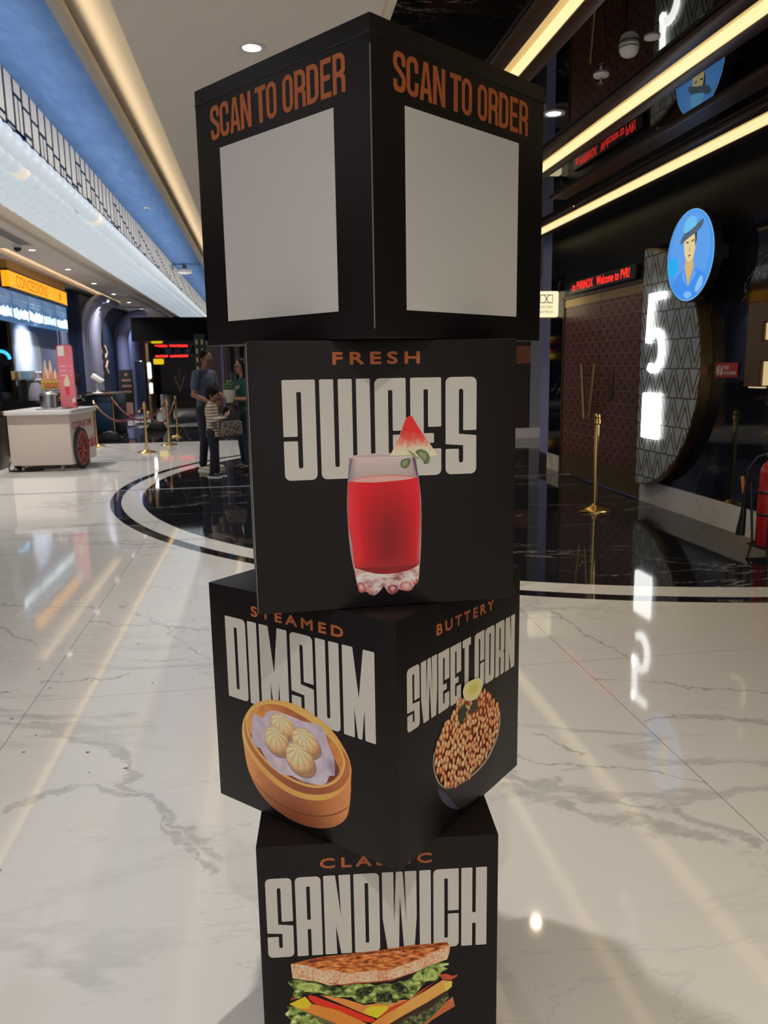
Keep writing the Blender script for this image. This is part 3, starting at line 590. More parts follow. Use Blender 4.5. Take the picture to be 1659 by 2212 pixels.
# ------------------------------------------------------------------ the stack of printed cubes
ART = {'gl_outL':[(178.7,290.2),(176.6,269.1),(174.7,247.8),(172.7,219.9),(172,195),(173.1,161.5),(174.8,125.9),(179.8,88.2),(182.8,74.2)],'gl_outR':[(303.3,288.3),(306,270.8),(308.4,252.4),(312.6,222),(314.4,188.2),(313.7,145.6),(312.4,102.6),(310.1,76.7),(309.2,69.8)],'gl_redL':[(175.2,244.9),(173.6,228.1),(172.6,195),(174,161.4),(179.8,125.6),(182.1,94.9),(183.8,79.3)],'gl_redR':[(307.7,248.2),(310.4,230.5),(312.7,188.3),(312.1,154.2),(310.4,120),(309.4,94.1),(307.5,78.6)],'gl_redtop':[(175.2,244.9),(213.9,242.1),(264.1,243.3),(307.7,248.2)],'gl_surf':[(176.9,246.9),(189.3,250.9),(214.2,254.1),(242.5,255.7),(272.6,254.1),(307.2,248.6),(289.4,245.1),(264.1,243.3),(235.6,241.9),(213.9,242.1),(189.1,243.9)],'gl_rim':[(178.7,291.1),(185.3,293.6),(206.7,295.8),(239.8,296.2),(273.1,294.8),(298.2,291.7),(303.3,289.1),(298.2,287.6),(273,286.5),(239.6,286.7),(206.6,287.6),(182,288.8)],'gl_redbot':[(183.1,80.8),(207.2,71.3),(224.1,66.8),(239.4,64.5),(270.3,65.1),(296.2,71.3),(307.7,79),(305,84),(236.4,91.6),(185.7,89.5)],'gl_base':[(180.1,95),(219.4,89.2),(270.5,86.1),(311.6,94),(309.2,77.6),(309.1,59.3),(307.3,48.9),(305.5,42.1),(297.6,37.3),(294.1,29.6),(285.4,27.2),(273.3,31),(268.2,34),(264.6,27.2),(257.7,22.5),(249.1,25.7),(242.4,35.7),(239,42.1),(235.5,36.2),(226.8,26.3),(218.2,23.1),(209.8,27.5),(205.6,33),(199.6,30.8),(192.8,30.4),(189.9,35.8),(185.8,58.6)],'gl_foot1':[(187.3,49.8),(195,51.9),(201.6,47.1),(206.5,33.8),(199.6,30.8),(192.8,30.4),(189.9,35.8)],'gl_foot2':[(245.8,37.3),(252.8,42),(261.4,42.3),(267.3,37.6),(264.6,27.2),(257.7,22.5),(250.8,26.4)],'gl_foot3':[(270,44.4),(280.4,48.1),(292.5,44.7),(295.9,35.7),(293.2,29.7),(285.4,27.2),(273.3,31)],'gl_foot4':[(295.9,44.4),(305.6,54.3),(306,42),(299.3,37.2)],'gl_clear':[(207.1,65.8),(239.4,61.2),(270.2,61.8),(268.4,51.5),(259.7,45.1),(245.9,44.2),(232.1,36.4),(218.2,25.2),(208.2,32.8),(203.4,48.8)],'gl_wm':[(284.7,359.2),(296.4,365.4),(302.2,354.7),(345.6,289.3),(330.3,285.6),(301.5,284.2),(299.9,290.9),(254.7,290.8),(271.8,323)],'gl_wmred':[(284.7,359.2),(296.4,365.4),(302.2,354.7),(321.2,322.3),(321.2,316.5),(303.5,309.7),(283.3,311.2),(271.7,318.1),(271.8,323),(283.8,350.3)],'gl_leaf1':[(301.7,297.4),(311.8,302),(323.6,298.3),(331.2,288.1),(331.1,279.8),(327.7,273.3),(320.9,274.4),(316.7,282),(306.7,290.6)],'gl_leaf2':[(276.3,283.4),(294.8,285.3),(293,274.6),(287.9,266.5),(279.5,266),(273.7,272)],'gl_stem':[(286.6,301.2),(294.9,297.6),(301.6,294.1),(303.3,289.9),(311.7,284.7),(303.2,284.1),(296.5,290.2)],'gl_wallL':[(180.3,287.7),(184.4,287.6),(179.9,269),(176.9,247.7),(174.7,247.8),(176.9,269.1)],'gl_wallR':[(297.3,286),(302.4,287.5),(308.9,252.3),(306.3,248.3),(301.4,266)],'ba_outer':[(83.8,189.3),(82.8,167.8),(85.4,150.7),(89.4,116.3),(95.9,89.6),(110.5,63.7),(136.7,38.1),(169.8,22.5),(213.5,13),(256.4,12.5),(298.4,20.8),(335.4,35.8),(363.7,57.7),(375.9,75.2),(381.2,93.5),(386,124.4),(387.9,157.4),(389.6,182),(383.7,204.1),(370.9,222.7),(346.8,247.8),(318.1,262.4),(288.6,272.4),(258.3,279.2),(227.1,280.4),(197.2,277.6),(168.6,271.6),(143.6,262),(120.1,247.6),(102.7,227.5),(89.7,206.7)],'ba_line1':[(98,86.6),(117.6,65.9),(153.1,47.2),(192.9,39.3),(236.3,36.7),(278.7,43.7),(320.1,57.3),(356.6,78.4),(380.5,99.8),(380.4,97.8),(356.5,75),(320,54.3),(278.6,40.8),(236.1,33.9),(192.8,36.4),(153,44.6),(117.5,63.4),(97.4,84.3)],'ba_low':[(97.4,84.7),(117.5,64.1),(153,45.4),(192.8,37.5),(236.2,34.9),(278.6,41.8),(320.1,55.6),(356.5,76.7),(380.4,98.1),(375.9,75.2),(363.7,57.7),(335.4,35.8),(298.4,20.8),(256.4,12.5),(213.5,13),(169.8,22.5),(136.7,38.1),(110.5,63.7)],'ba_step':[(83.8,189.3),(82.8,167.8),(85.9,150.9),(98.6,131.5),(127.1,106.3),(168.7,83.2),(216.5,72.5),(259.2,73.5),(296.8,82.2),(331.6,97.8),(361.9,122.7),(382,150.3),(389.4,173.9),(389.6,182),(383.7,204.1),(370.9,222.7),(346.8,247.8),(318.1,262.4),(288.6,272.4),(258.3,279.2),(227.1,280.4),(197.2,277.6),(168.6,271.6),(143.6,262),(120.1,247.6),(102.7,227.5),(89.7,206.7)],'ba_ring':[(91.4,196.6),(90.5,177),(99.8,149.6),(130.3,121.4),(174,98),(217.2,86.6),(259.8,86.3),(301.5,96.7),(342.2,116.2),(370.2,140.4),(384.4,167.5),(385.1,188.6),(378,205.6),(361.4,221.5),(336.8,238.6),(307.8,253.2),(278,263.1),(247.5,269.9),(216.2,273.5),(188.2,271.5),(161.6,264.8),(136.3,253.4),(112.4,235.2),(99.7,216.3)],'ba_rim':[(95.9,201.3),(95.5,188.9),(103.3,166.4),(122.6,143.8),(157.5,120.9),(196.7,108.6),(239.5,103.3),(281.4,106.6),(312.4,116.7),(342.9,134.8),(363,155.9),(374.5,183.7),(373.1,200.9),(361.4,221.5),(336.8,238.6),(307.8,253.2),(278,263.1),(247.5,269.9),(216.2,273.5),(188.2,271.5),(161.6,264.8),(136.3,253.4),(112.4,235.2),(99.7,216.3)],'ba_inn':[(101.1,202.7),(100.7,190.3),(108,167.8),(127.3,146),(160,126),(199.1,113.7),(239.7,108.5),(281.7,112.1),(312.6,121.7),(340,138),(358.2,156.9),(368.7,183.6),(367.9,199.4),(355.5,219),(332.7,234.2),(305.6,247.7),(275.8,257.6),(245.2,264.4),(216,268.8),(188,267.2),(163.6,261.1),(138.3,249.6),(116.9,232.9),(104.7,215.9)],'ba_floor':[(109,182.1),(110.4,168.4),(129.8,149.4),(162.4,127.6),(201.4,115.6),(242,110.9),(281.8,114.3),(312.7,123.8),(337.1,138.7),(353.4,156.1),(360.6,171.4),(344.9,192.5),(335.6,206),(222.5,189.9),(134.1,182.1)],'ba_cloth':[(122.3,228.3),(134.7,228.1),(149.1,224.1),(160,239),(171.6,247.9),(187.1,251.9),(204.4,252.2),(238.3,251),(267.2,248.8),(291.7,252.1),(315.7,251.3),(323.2,241.2),(330.3,220.6),(344.9,192.5),(347.3,177),(345.5,153.7),(331.6,149.3),(325,133.2),(312.6,121.7),(286,116.5),(254.7,113.3),(227.4,116.5),(205.5,111.4),(188.1,112.9),(160.1,126.9),(147.4,140.6),(136.9,153.2),(123,151),(112.3,161.9),(112.9,190.2),(116.7,212.1)],'ba_d1':[(195.7,249.9),(206.3,250.1),(217.4,247.7),(228,242.9),(237,236.3),(243.5,228.4),(246.8,220),(246.1,211.8),(241.6,204.7),(233.5,199.1),(222.8,195.9),(210.7,195.2),(198.5,197.3),(187.7,202),(179.3,208.8),(174.1,217.1),(172.4,226),(174,234.5),(178.9,241.7),(186.3,247)],'ba_d1k':[(201.7,241.7)],'ba_d2':[(179.6,216.1),(190.3,216.1),(200.9,213.1),(210.8,207.3),(218.8,199.4),(224.2,189.9),(226.3,179.9),(224.5,170.2),(218.9,161.8),(210.1,155.3),(199,151.5),(186.8,150.9),(175,153.6),(164.8,159.3),(157.5,167.6),(153.5,177.5),(153,188.1),(155.9,198.1),(161.7,206.6),(169.9,212.8)],'ba_d2k':[(184.4,206.2)],'ba_d3':[(258.3,234),(269.4,234.3),(280.9,231.6),(291.7,226.2),(300.9,218.8),(307.4,210),(310.4,200.7),(309.4,191.5),(304.3,183.5),(295.7,177.3),(284.3,173.6),(271.6,172.8),(259,175.2),(247.8,180.4),(239.3,188.1),(234.2,197.4),(232.8,207.3),(235,216.8),(240.3,224.9),(248.3,230.9)],'ba_d3k':[(264.2,224.8)],'ba_d4':[(241.9,197.1),(253.6,197.3),(265.5,194.1),(276.6,188),(285.8,179.4),(292.1,169.2),(294.7,158.3),(293.1,147.7),(287.4,138.4),(277.9,131.2),(265.8,126.9),(252.4,126.1),(239.2,128.8),(227.8,134.9),(219.3,143.8),(214.5,154.6),(213.6,166.1),(216.4,177.1),(222.5,186.5),(231.3,193.4)],'ba_d4k':[(247.6,186.4)],'bo_body':[(122.6,186.9),(121.3,169.2),(127.1,145.4),(136.7,112.4),(148.9,85),(166.5,61.8),(194.9,37.3),(227,20.6),(277,10.5),(320.5,13),(353.2,34.3),(380.2,70.2),(401,117.5),(408.1,154.6),(404.3,179.9),(389.8,201.1),(247.9,195),(144.6,208.4)],'bo_bodyblue':[(135.5,114.5),(148.9,85),(166.5,61.8),(194.9,37.3),(227,20.6),(213.5,34.2),(194.9,53.8),(176.8,78.8),(154,95.6)],'bo_rimo':[(167.1,237.4),(139.8,216.1),(122.7,189.7),(121.3,169.2),(127.1,145.4),(144.1,116.1),(169.1,94.9),(202.8,82),(248.6,74.1),(305.1,72.8),(349.4,81.3),(379.6,100),(400.9,123.9),(409,154.2),(404.3,179.9),(389.8,201.1),(380.6,201.4),(396.5,179.7),(401.7,157.1),(393.9,128.4),(373.3,105.1),(344.8,86.5),(302.1,78),(247.2,78.5),(202.8,86),(170.4,98.7),(147.8,117.3),(132,144.6),(126.1,167.1),(127.5,186.2),(143.4,213.1),(169.5,233.6)],'bo_mass':[(213,266.7),(231.4,270),(274.8,261.5),(317.2,258.2),(346.6,246.2),(368,221.6),(389.9,197.9),(399.7,175.3),(393.9,158.6),(388.1,138.7),(379.1,123.3),(358,108.4),(328.2,97.6),(313.6,91.5),(290.6,86.3),(259.6,81.9),(221.4,84.5),(181.9,98.4),(156.6,114.6),(141.8,138.7),(129.7,158.4),(129.9,186.5),(139.8,210.5),(154.6,225.5),(169.6,237.8),(189.8,244.1),(207.8,254.3)],'bo_shadow':[(127.5,186.2),(132,144.6),(147.8,117.3),(170.4,98.7),(202.8,86),(247.2,78.5),(302.1,78),(344.8,86.5),(373.3,105.1),(393.9,128.4),(401.7,157.1),(389.9,197.9),(213,266.7),(144.7,212.6)],'bo_limeo':[(232.6,289.8),(236.6,298.4),(252.6,301.5),(274.5,299.8),(296.8,295.9),(308.2,289.7),(316.9,277.8),(315.6,267.8),(305.7,257.8),(288.8,252),(269.4,253.2),(250.2,260.2),(236.7,272.4),(231.4,283)],'bo_lime':[(236.6,288.3),(240.6,295.6),(255.4,299.1),(274.5,297.6),(294,293.9),(304.8,287.9),(311.2,278.3),(309,270.1),(298.6,261.8),(283.2,257.7),(266.6,258.6),(250.2,265.3),(239.4,275.8)],'bo_herb1':[(239.5,256.9),(244.9,247.6),(253,238.7),(244.9,234.4),(247.7,227.5),(236.9,224.3),(231.6,217.6),(227.6,213.4),(223.6,223.7),(214.4,227.3),(218.3,233),(215.7,239.8),(218.3,247.5),(215.7,252.8),(226.2,254.6)],'bo_herb2':[(291.7,246.5),(297.4,238.4),(294.7,233.4),(294.7,225.9),(280.7,226.7),(272.4,223.9),(262.7,227.6),(266.8,233.5),(263.9,241.9),(275,242.2),(280.5,247.6)],'sw_bread':[(61.4,228.9),(93.9,236.1),(130.1,241.7),(166.2,243.2),(202.4,245.5),(238.7,247.5),(275,251.2),(306.7,254.9),(335.9,255.6),(392,257.6),(398.1,247),(396.9,232),(391.9,215.7),(367.4,207.8),(347.7,201),(323.1,190.3),(310.8,185.7),(274,175.1),(237.3,173.1),(200.8,171.7),(176.5,172.1),(140.1,170.7),(111.5,184),(85.1,188.7),(63.7,194.5),(62,212.5)],'sw_toast':[(61.4,228.9),(93.9,236.1),(130.1,241.7),(166.2,243.2),(202.4,245.5),(238.7,247.5),(275,251.2),(306.7,254.9),(335.9,255.6),(392,257.6),(396.9,249.9),(372.4,239.3),(352.8,232.4),(335.6,221.2),(311.1,213.4),(286.6,205.5),(269.5,199.8),(249.9,198),(233,202.5),(215.9,197.7),(201.4,199.9),(186.8,196.3),(167.5,200.5),(148.4,208.8),(129.1,208.9),(112.4,214.2),(93.5,223.3)],'sw_toast2':[(81.8,232.4),(130.1,241.1),(202.4,244.6),(275,250.4),(335.8,254.8),(392,257.1),(394.4,251.4),(348,246.5),(299.2,244.5),(250.7,242.5),(207.1,238.8),(168.4,237.5),(134.6,233.1),(105.6,227.1)],'sw_crust':[(137.9,177.8),(166.8,171.5),(188.7,174),(237.3,173.9),(274,176.7),(310.8,187.3),(308.4,184.5),(274,172.8),(237.3,171.2),(188.6,170.4),(166.7,168.7)],'sw_let1':[(52.6,185.7),(63.6,191.7),(80.3,188.5),(92.3,186.8),(111.4,182.6),(128,171.7),(147.3,167.4),(166.5,163.2),(176.7,179.1),(196.1,179),(208,168.4),(225.1,169.8),(239.6,163.2),(256.8,167.5),(273.9,164.8),(288.6,170.6),(298.4,169.9),(310.7,174.5),(323.1,187.5),(330.5,195.3),(345.3,208.1),(357.5,203),(372.3,208.9),(384.6,208),(396.8,207.1),(394.4,201.1),(382.1,199.8),(394.4,192.8),(379.6,186.1),(369.7,164.5),(347.5,166.2),(337.6,155.7),(332.6,147.7),(322.6,134.4),(312.7,123.9),(302.9,130.3),(288.1,125.8),(283,117.8),(273.2,118.5),(258.4,115.5),(248.6,117.6),(231.6,124.6),(214.3,120.3),(197.4,127.3),(187.9,139.2),(166,140.9),(151.4,140.6),(132.2,149.1),(117.9,155.8),(103.3,154.1),(88.7,152.4),(76.4,145),(66.7,145.8),(62.2,154.5),(67.5,167.9),(60.5,174)],'sw_letd1':[(195.6,158.2),(207.8,160),(225,164.3),(237.1,160.6),(232,147),(219.7,142.4),(204.8,132.3),(195.2,138.6)],'sw_letd2':[(236.9,146.6),(254,148.1),(273.6,143.8),(275.8,126.8),(260.9,119.5),(241.4,123.8)],'sw_letd3':[(276.3,166),(288.6,170.6),(303.2,158.3),(312.8,140.8),(298,136.3),(283.4,145.9),(268.9,158.2)],'sw_letd4':[(72.1,159.3),(86.6,160.9),(110.6,156.3),(91.1,152.2),(76.4,146.4)],'sw_letl1':[(313.1,171.6),(325.5,187.3),(333,193.7),(342.6,172.1),(335.2,168.5)],'sw_letl2':[(345.1,174.7),(357.5,201.6),(372.2,183.9),(369.7,165.9),(352.4,167.2)],'sw_letl3':[(65.3,173.6),(84.9,183.2),(111.3,179.8),(127.9,168.9),(103.6,165.2),(79.5,164.3)],'sw_cho':[(120.1,150),(146.6,143.8),(175.6,134.6),(214.3,117.5),(273.3,122.8),(307.8,124.3),(285.5,114.8),(263.2,105.2),(240.7,82.9),(213.8,95),(175.2,117.8),(144,135.6)],'sw_chy':[(211.5,102.2),(224,113.9),(265.7,110.7),(263.1,102.4),(240.7,82.9),(223.6,91.4)],'sw_chr':[(307.7,121.5),(342.4,141.3),(382,166.4),(403,162),(401.8,148.1),(391.9,140.4),(347.2,112.8),(297.5,85.5),(260.1,62.9),(220.6,66.1),(240.6,80.1),(263,93.9),(285.4,110.5)],'sw_chry':[(384.5,157.8),(403,162),(401.8,148.1),(389.4,137.7)],'sw_tomr':[(310.2,124.1),(332.6,142.1),(367.2,164.7),(342.4,144.2),(297.8,113.8),(263,93.9),(240.6,80.1),(260.7,102.6),(285.5,117.6)],'sw_chl':[(54.2,132.8),(88.6,148.3),(102.5,129.1),(165.2,110.1),(184.4,94.5),(230.4,62.4),(164.2,70.6),(73.1,120.2)],'sw_chly':[(54.2,132.8),(88.6,148.3),(100.1,129.2),(94.8,118.4),(73.1,120.2)],'sw_tom':[(91,149.5),(103.2,151.3),(131.8,135.2),(175.1,115),(213.8,92.2),(240.6,80.1),(223.2,71.6),(184.3,91.7),(155.5,110.9),(109.6,125.7)],'sw_bac':[(374.6,179.5),(389.4,181.2),(404.2,174.5),(414.1,177.4),(414.1,172.9),(399.3,164.5),(382,167.8)],'sw_bacl':[(60.8,149),(76.4,145),(56.9,140.4)],'sw_cuc':[(287.4,69.3),(322.3,89.2),(354.5,98.1),(372,113.7),(391.8,134.7),(396.8,123.1),(371.9,91),(356.9,75.1),(321.8,40.8),(272,30.5)],'sw_brd2':[(371.9,96.7),(404.2,123.9),(408.7,99.5),(379.3,81.9),(359.4,69.2),(309.3,27.4),(271.8,13.2),(297,39.9),(334.5,65.5)],'sw_letb':[(43.6,108.5),(53.7,118.9),(49.2,127.6),(73.2,124.3),(101.6,101.1),(130.1,76.2),(164.2,70.6),(198.5,65),(222.5,34.5),(99.8,44.6),(52.1,76.8),(57.6,93.3)],'sw_cucl':[(75.5,118.6),(101.9,112.3),(138,98.2),(169.3,78.7),(149.6,73.2),(120.5,82.6),(91.9,101.8)],'sw_dark':[(73.1,120.2),(164.3,76.3),(228,62.6),(260.1,64.3),(297.5,85.5),(391.9,140.4),(396.8,123.1),(322,55.1),(222.3,25.9),(101,84.2)]}
M_card = mat('black_printed_card', (.0100, .0074, .0080), .42, 0, .24)
_n = noise(M_card, coords(M_card), 900, 2); bp = M_card.node_tree.nodes.new('ShaderNodeBump'); bp.inputs['Strength'].default_value = .12; bp.inputs['Distance'].default_value = .0004
M_card.node_tree.links.new(_n.k, bp.inputs['Height']); M_card.node_tree.links.new(bp.outputs[0], bsdf(M_card).inputs['Normal'])
M_ivory = mat('ivory_ink', (.70, .675, .62), .45, 0, .3); M_orange = mat('orange_ink', (.50, .135, .04), .45, 0, .3)
M_paper = mat('white_paper', (.72, .71, .69), .5, 0, .3); M_edge = mat('foam_board_edge', (.20, .19, .18), .6)
HB = .502458
FR = {'L': frame((-.25, .25, 0), (0, -1, 0), (0, 0, 1)), 'F': frame((-.25, -.25, 0), (1, 0, 0), (0, 0, 1))}
def off(M, d): return M @ Matrix.Translation((0, 0, d))

def glyphs(ch, a, t):
    """condensed block capitals in a unit box, a = stroke share, t = bar share; (x, y, corner)"""
    b = 1 - a; u = 1 - t
    G = {
    'J': [[(0,1,1),(1,1,1),(1,0,5),(0,0,5),(0,.395,1),(a,.395,1),(a,t,2),(b,t,2),(b,u,.4),(a,u,.4),(a,.44,1),(0,.44,1)]],
    'C': [[(0,1,5),(1,1,1),(1,.47,1),(b,.47,1),(b,u,1),(a,u,1),(a,t,1),(b,t,1),(b,.43,1),(1,.43,1),(1,0,5),(0,0,5)]],
    'E': [[(0,1,1),(1,1,1),(1,.50,1),(b,.50,1),(b,u,.4),(a,u,.4),(a,.435,.3),(.76,.435,1),(.76,.335,1),(a,.335,.3),(a,t,.4),(b,t,.4),(b,.275,1),(1,.275,1),(1,0,5),(0,0,1)]],
    'S': [[(0,1,5),(1,1,5),(1,.455,1),(b,.455,1),(b,u,2),(a,u,2),(a,.42,.3),(1,.40,1),(1,0,5),(0,0,5),(0,.265,1),(a,.265,1),(a,t,2),(b,t,2),(b,.30,.3),(0,.315,1)]],
    'U': [[(0,1,1),(a,1,1),(a,t,2),(b,t,2),(b,1,1),(1,1,1),(1,0,5),(0,0,5)]],
    'I': [[(0,1,1),(1,1,1),(1,0,1),(0,0,1)]],
    'D': [[(0,1,1),(1,1,5),(1,0,5),(0,0,1)],[(a,u,.5),(b,u,1),(b,t,1),(a,t,.5)]],
    'M': [[(0,1,1),(.33,1,1),(.5,.455,0),(.655,1,1),(1,1,1),(1,0,1),(.68,0,1),(.665,.34,0),(.58,0,1),(.45,0,1),(.345,.34,0),(.35,0,1),(0,0,1)]],
    'W': [[(0,1,1),(.33,1,1),(.335,.32,0),(.405,1,1),(.60,1,1),(.70,.33,0),(.66,1,1),(1,1,1),(1,.42,.5),(.93,0,1),(.62,0,1),(.51,.70,0),(.47,0,1),(.14,0,1),(0,.42,.5)]],
    'A': [[(0,1,5),(1,1,5),(1,0,1),(b,0,1),(b,.34,.5),(a,.34,.5),(a,0,1),(0,0,1)],[(a,u,1),(b,u,1),(b,.46,.3),(a,.46,.3)]],
    'N': [[(0,1,1),(.44,1,1),(.63,.46,0),(.565,1,1),(1,1,1),(1,0,1),(.60,0,1),(.42,.37,0),(.44,0,1),(0,0,1)]],
    'H': [[(0,1,1),(a,1,1),(a,.43,.3),(b,.43,.3),(b,1,1),(1,1,1),(1,0,1),(b,0,1),(b,.29,.3),(a,.29,.3),(a,0,1),(0,0,1)]],
    'T': [[(0,1,1),(1,1,1),(1,.87,1),(.74,.87,.3),(.74,0,1),(.24,0,1),(.24,.87,.3),(0,.87,1)]],
    'O': [[(0,1,5),(1,1,5),(1,0,5),(0,0,5)],[(a,u,1),(b,u,1),(b,t,1),(a,t,1)]],
    'R': [[(0,1,1),(1,1,5),(1,.44,2),(.90,.41,.5),(1,.37,2),(1,0,1),(b,0,1),(b,.34,1),(a,.34,.3),(a,0,1),(0,0,1)],[(a,u,.5),(b,u,1),(b,.46,1),(a,.46,.5)]],
    'c': [[(0,1,9),(1,1,9),(1,.62,0),(b,.62,0),(b,u,6),(a,u,6),(a,t,6),(b,t,6),(b,.38,0),(1,.38,0),(1,0,9),(0,0,9)]],
    's': [[(0,1,9),(1,1,9),(1,.66,0),(b,.66,0),(b,u,6),(a,u,6),(a,.68,4),(1,.42,5),(1,0,9),(0,0,9),(0,.30,0),(a,.30,0),(a,t,6),(b,t,6),(b,.36,4),(0,.60,5)]],
    'a': [[(.32,1,0),(.68,1,0),(1,0,0),(.71,0,0),(.655,.2,0),(.345,.2,0),(.29,0,0),(0,0,0)],[(.5,.82,0),(.625,.33,0),(.375,.33,0)]],
    'n': [[(0,1,0),(.33,1,0),(.70,.38,0),(.70,1,0),(1,1,0),(1,0,0),(.70,0,0),(.30,.62,0),(.30,0,0),(0,0,0)]],
    't': [[(0,1,0),(1,1,0),(1,.86,0),(.68,.86,0),(.68,0,0),(.32,0,0),(.32,.86,0),(0,.86,0)]],
    'o': [[(0,1,9),(1,1,9),(1,0,9),(0,0,9)],[(a,u,6),(b,u,6),(b,t,6),(a,t,6)]],
    'r': [[(0,1,0),(1,1,9),(1,.52,4),(.86,.46,0),(1,.38,4),(1,0,0),(b+.02,0,0),(b,.41,4),(a,.41,0),(a,0,0),(0,0,0)],[(a,u,0),(b,u,6),(b,.55,6),(a,.55,0)]],
    'd': [[(0,1,0),(1,1,9),(1,0,9),(0,0,0)],[(a,u,0),(b,u,6),(b,t,6),(a,t,0)]],
    'e': [[(0,1,0),(1,1,0),(1,.86,0),(a,.86,0),(a,.575,0),(.9,.575,0),(.9,.435,0),(a,.435,0),(a,.14,0),(1,.14,0),(1,0,0),(0,0,0)]]}
    return G[ch]
def word(name, chars, boxes, v0, v1, M, m, parent, a=.43, t=.12, R=2.2, slope=0):
    """chars with (u0, u1) spans in mm on one face"""
    mb = MB()
    for ch, (u0, u1) in zip(chars, boxes):
        aa = a
        loops = []
        dv = slope * (u0 - boxes[0][0])
        for lp in glyphs(ch, aa, t):
            pts = [(u0 + x * (u1 - u0), v0 + dv + y * (v1 - v0), min(r * R, (u1 - u0) * .5)) for x, y, r in lp]
            loops.append(rounded(pts, 5))
        flat = [p for l in loops for p in l]
        tr = tessellate_polygon([[Vector((x, y, 0)) for x, y in l] for l in loops])
        mb.add([M @ Vector((x / 1000, y / 1000, .0003)) for x, y in flat], tr)
    me = bpy.data.meshes.new(name); me.from_pydata(mb.v, [], [tuple(f) for f in mb.f]); me.update(); me.materials.append(m)
    o = bpy.data.objects.new(name, me); COL.objects.link(o); o.parent = parent; return o
def cube(loc, yaw, label):
    z = loc[2]
    t = thing('display_cube', label, 'display cube', loc, radians(yaw), 'stacked black display cubes')
    obj('box', MB().box(-.25, .25, -.25, .25, .0006, HB - .0006), M_card, t, bevel=.0025, seg=2)
    return t
qr = cube((.2352, 1.6914, 3 * HB), 37.308, 'top black cube of the stack with a blank white square on each side')
ju = cube((.21285, 1.68614, 2 * HB), 1.795, 'black cube with a glass of red juice, second from top')
di = cube((.21449, 1.69193, HB), 45.26, 'black cube with a dumpling basket and a corn bowl, third from top')
sa = cube((.21228, 1.69754, 0), -4.69, 'bottom black cube of the stack with a sandwich picture')
for F_, key in ((FR['L'], 'L'), (FR['F'], 'F')):
    spans = [(53,83),(85,115),(118,151),(153,186),(199,231),(232,262),(279,308),(312,342),(345,376),(381,408),(412,442)]
    word('scan_to_order_lettering', 'scantoorder', spans, 398, 460, F_, M_orange, qr, a=.31, t=.135, R=2.0)
    obj('blank_panel', MB().prism([(.080, .048), (.4115, .048), (.4115, .380), (.080, .380)], off(F_, .0001), .0004), M_paper, qr, smooth=False)
# pale split seam down the near corner of the top cube, and folded lid flaps
obj('corner_seam', MB().box(-.2512, -.2495, -.2512, -.2495, .015, .455), M_edge, qr)
obj('lid_fold', MB().box(-.2507, .2507, -.2507, .2507, HB - .030, HB - .0285), mat('lid_crease', (.018, .016, .016), .5), qr)
obj('corner_edge', MB().box(-.2508, -.2492, -.2506, -.2494, .004, HB - .004), M_edge, ju)
# juices
word('juices_lettering', 'JUICES', [(59.6,119.2),(126.8,186.2),(193.8,219.3),(227.7,286),(294.5,353.3),(361.7,421.6)], 251.5, 433.2, FR['F'], M_ivory, ju, R=2.1)
text('fresh_lettering', 'FRESH', off(FR['F'], .0003) @ Matrix.Translation((.152, .4583, 0)), .1615, .023, M_orange, ju, 1.42, .045)
P = Print(.60)
redc = (196, 28, 38); dk = (122, 25, 29)
P.poly(smooth_loop(ART['gl_outL'] + ART['gl_outR'][::-1]), (150, 130, 132))
def shade_clear(s, t): return lerp((128, 112, 118), lerp((186, 170, 168), (160, 146, 146), t), min(1, min(s, 1 - s) * 9))
P.patch(resample(ART['gl_outL'][:3], 6), resample(ART['gl_outR'][:3], 6), 20, shade_clear)
P.poly(ART['gl_wallL'], (112, 98, 118)); P.poly(ART['gl_wallR'], (96, 74, 92))
P.poly(smooth_loop(ART['gl_rim'], 2), (196, 182, 178)); 
rim2 = [(x * .965 + 241 * .035, y * .72 + 292.2 * .28) for x, y in ART['gl_rim']]
P.poly(smooth_loop(rim2, 2), (172, 152, 154))
gb = smooth_loop(ART['gl_base'], 1); P.poly(gb, (176, 150, 146))
def shade_base(x, y):
    n = fbm(x, y * 1.9, .040, 3) * .5 + .5; m_ = fbm(x, y, .12, 5) * .35; q = n + m_ * .35
    c = ramp(q, (92, 66, 70), (158, 112, 112), (196, 172, 168), (226, 212, 206), (176, 140, 138))
    return lerp((150, 52, 58), c, (y - 18) / 22) if y < 40 and (int(x / 22) % 2) else c
P.grid(gb, 1.0, shade_base)
for k, c in (('foot1', (176, 84, 88)), ('foot2', (140, 58, 62)), ('foot3', (196, 116, 116)), ('foot4', (150, 50, 56))):
    l = smooth_loop(ART['gl_' + k], 2); cx, cy = sum(p[0] for p in l) / len(l), sum(p[1] for p in l) / len(l); P.radial(l, (cx - 1, cy + 3), [(232, 206, 202), lerp(c, (230, 200, 196), .4), c, lerp(c, (90, 36, 40), .5)])
P.poly(smooth_loop(ART['gl_redbot'], 1), (126, 27, 31))
def shade_red(s, t):
    d = sqrt(((s - .55) / .62) ** 2 + ((t - .72) / 1.05) ** 2); q = max(0, min(1, (d + .02) / .95)); c = lerp(dk, redc, q * q * (3 - 2 * q))
    if s < .16: c = lerp((226, 58, 62), c, s / .16 if t < .5 else .3 + s * 4)
    if s > .93: c = lerp(c, (190, 90, 92), (s - .93) / .07 * t)
    if t > .9: c = lerp(c, (150, 40, 44), (t - .9) * 8)
    return c
P.patch(resample(ART['gl_redL'], 26), resample(ART['gl_redR'], 26), 30, shade_red)
P.poly(smooth_loop(ART['gl_surf'], 2), (206, 120, 112)); P.poly(smooth_loop([(x * .93 + 242 * .07, y * .8 + 244.5 * .2) for x, y in ART['gl_surf']], 2), (196, 150, 146))
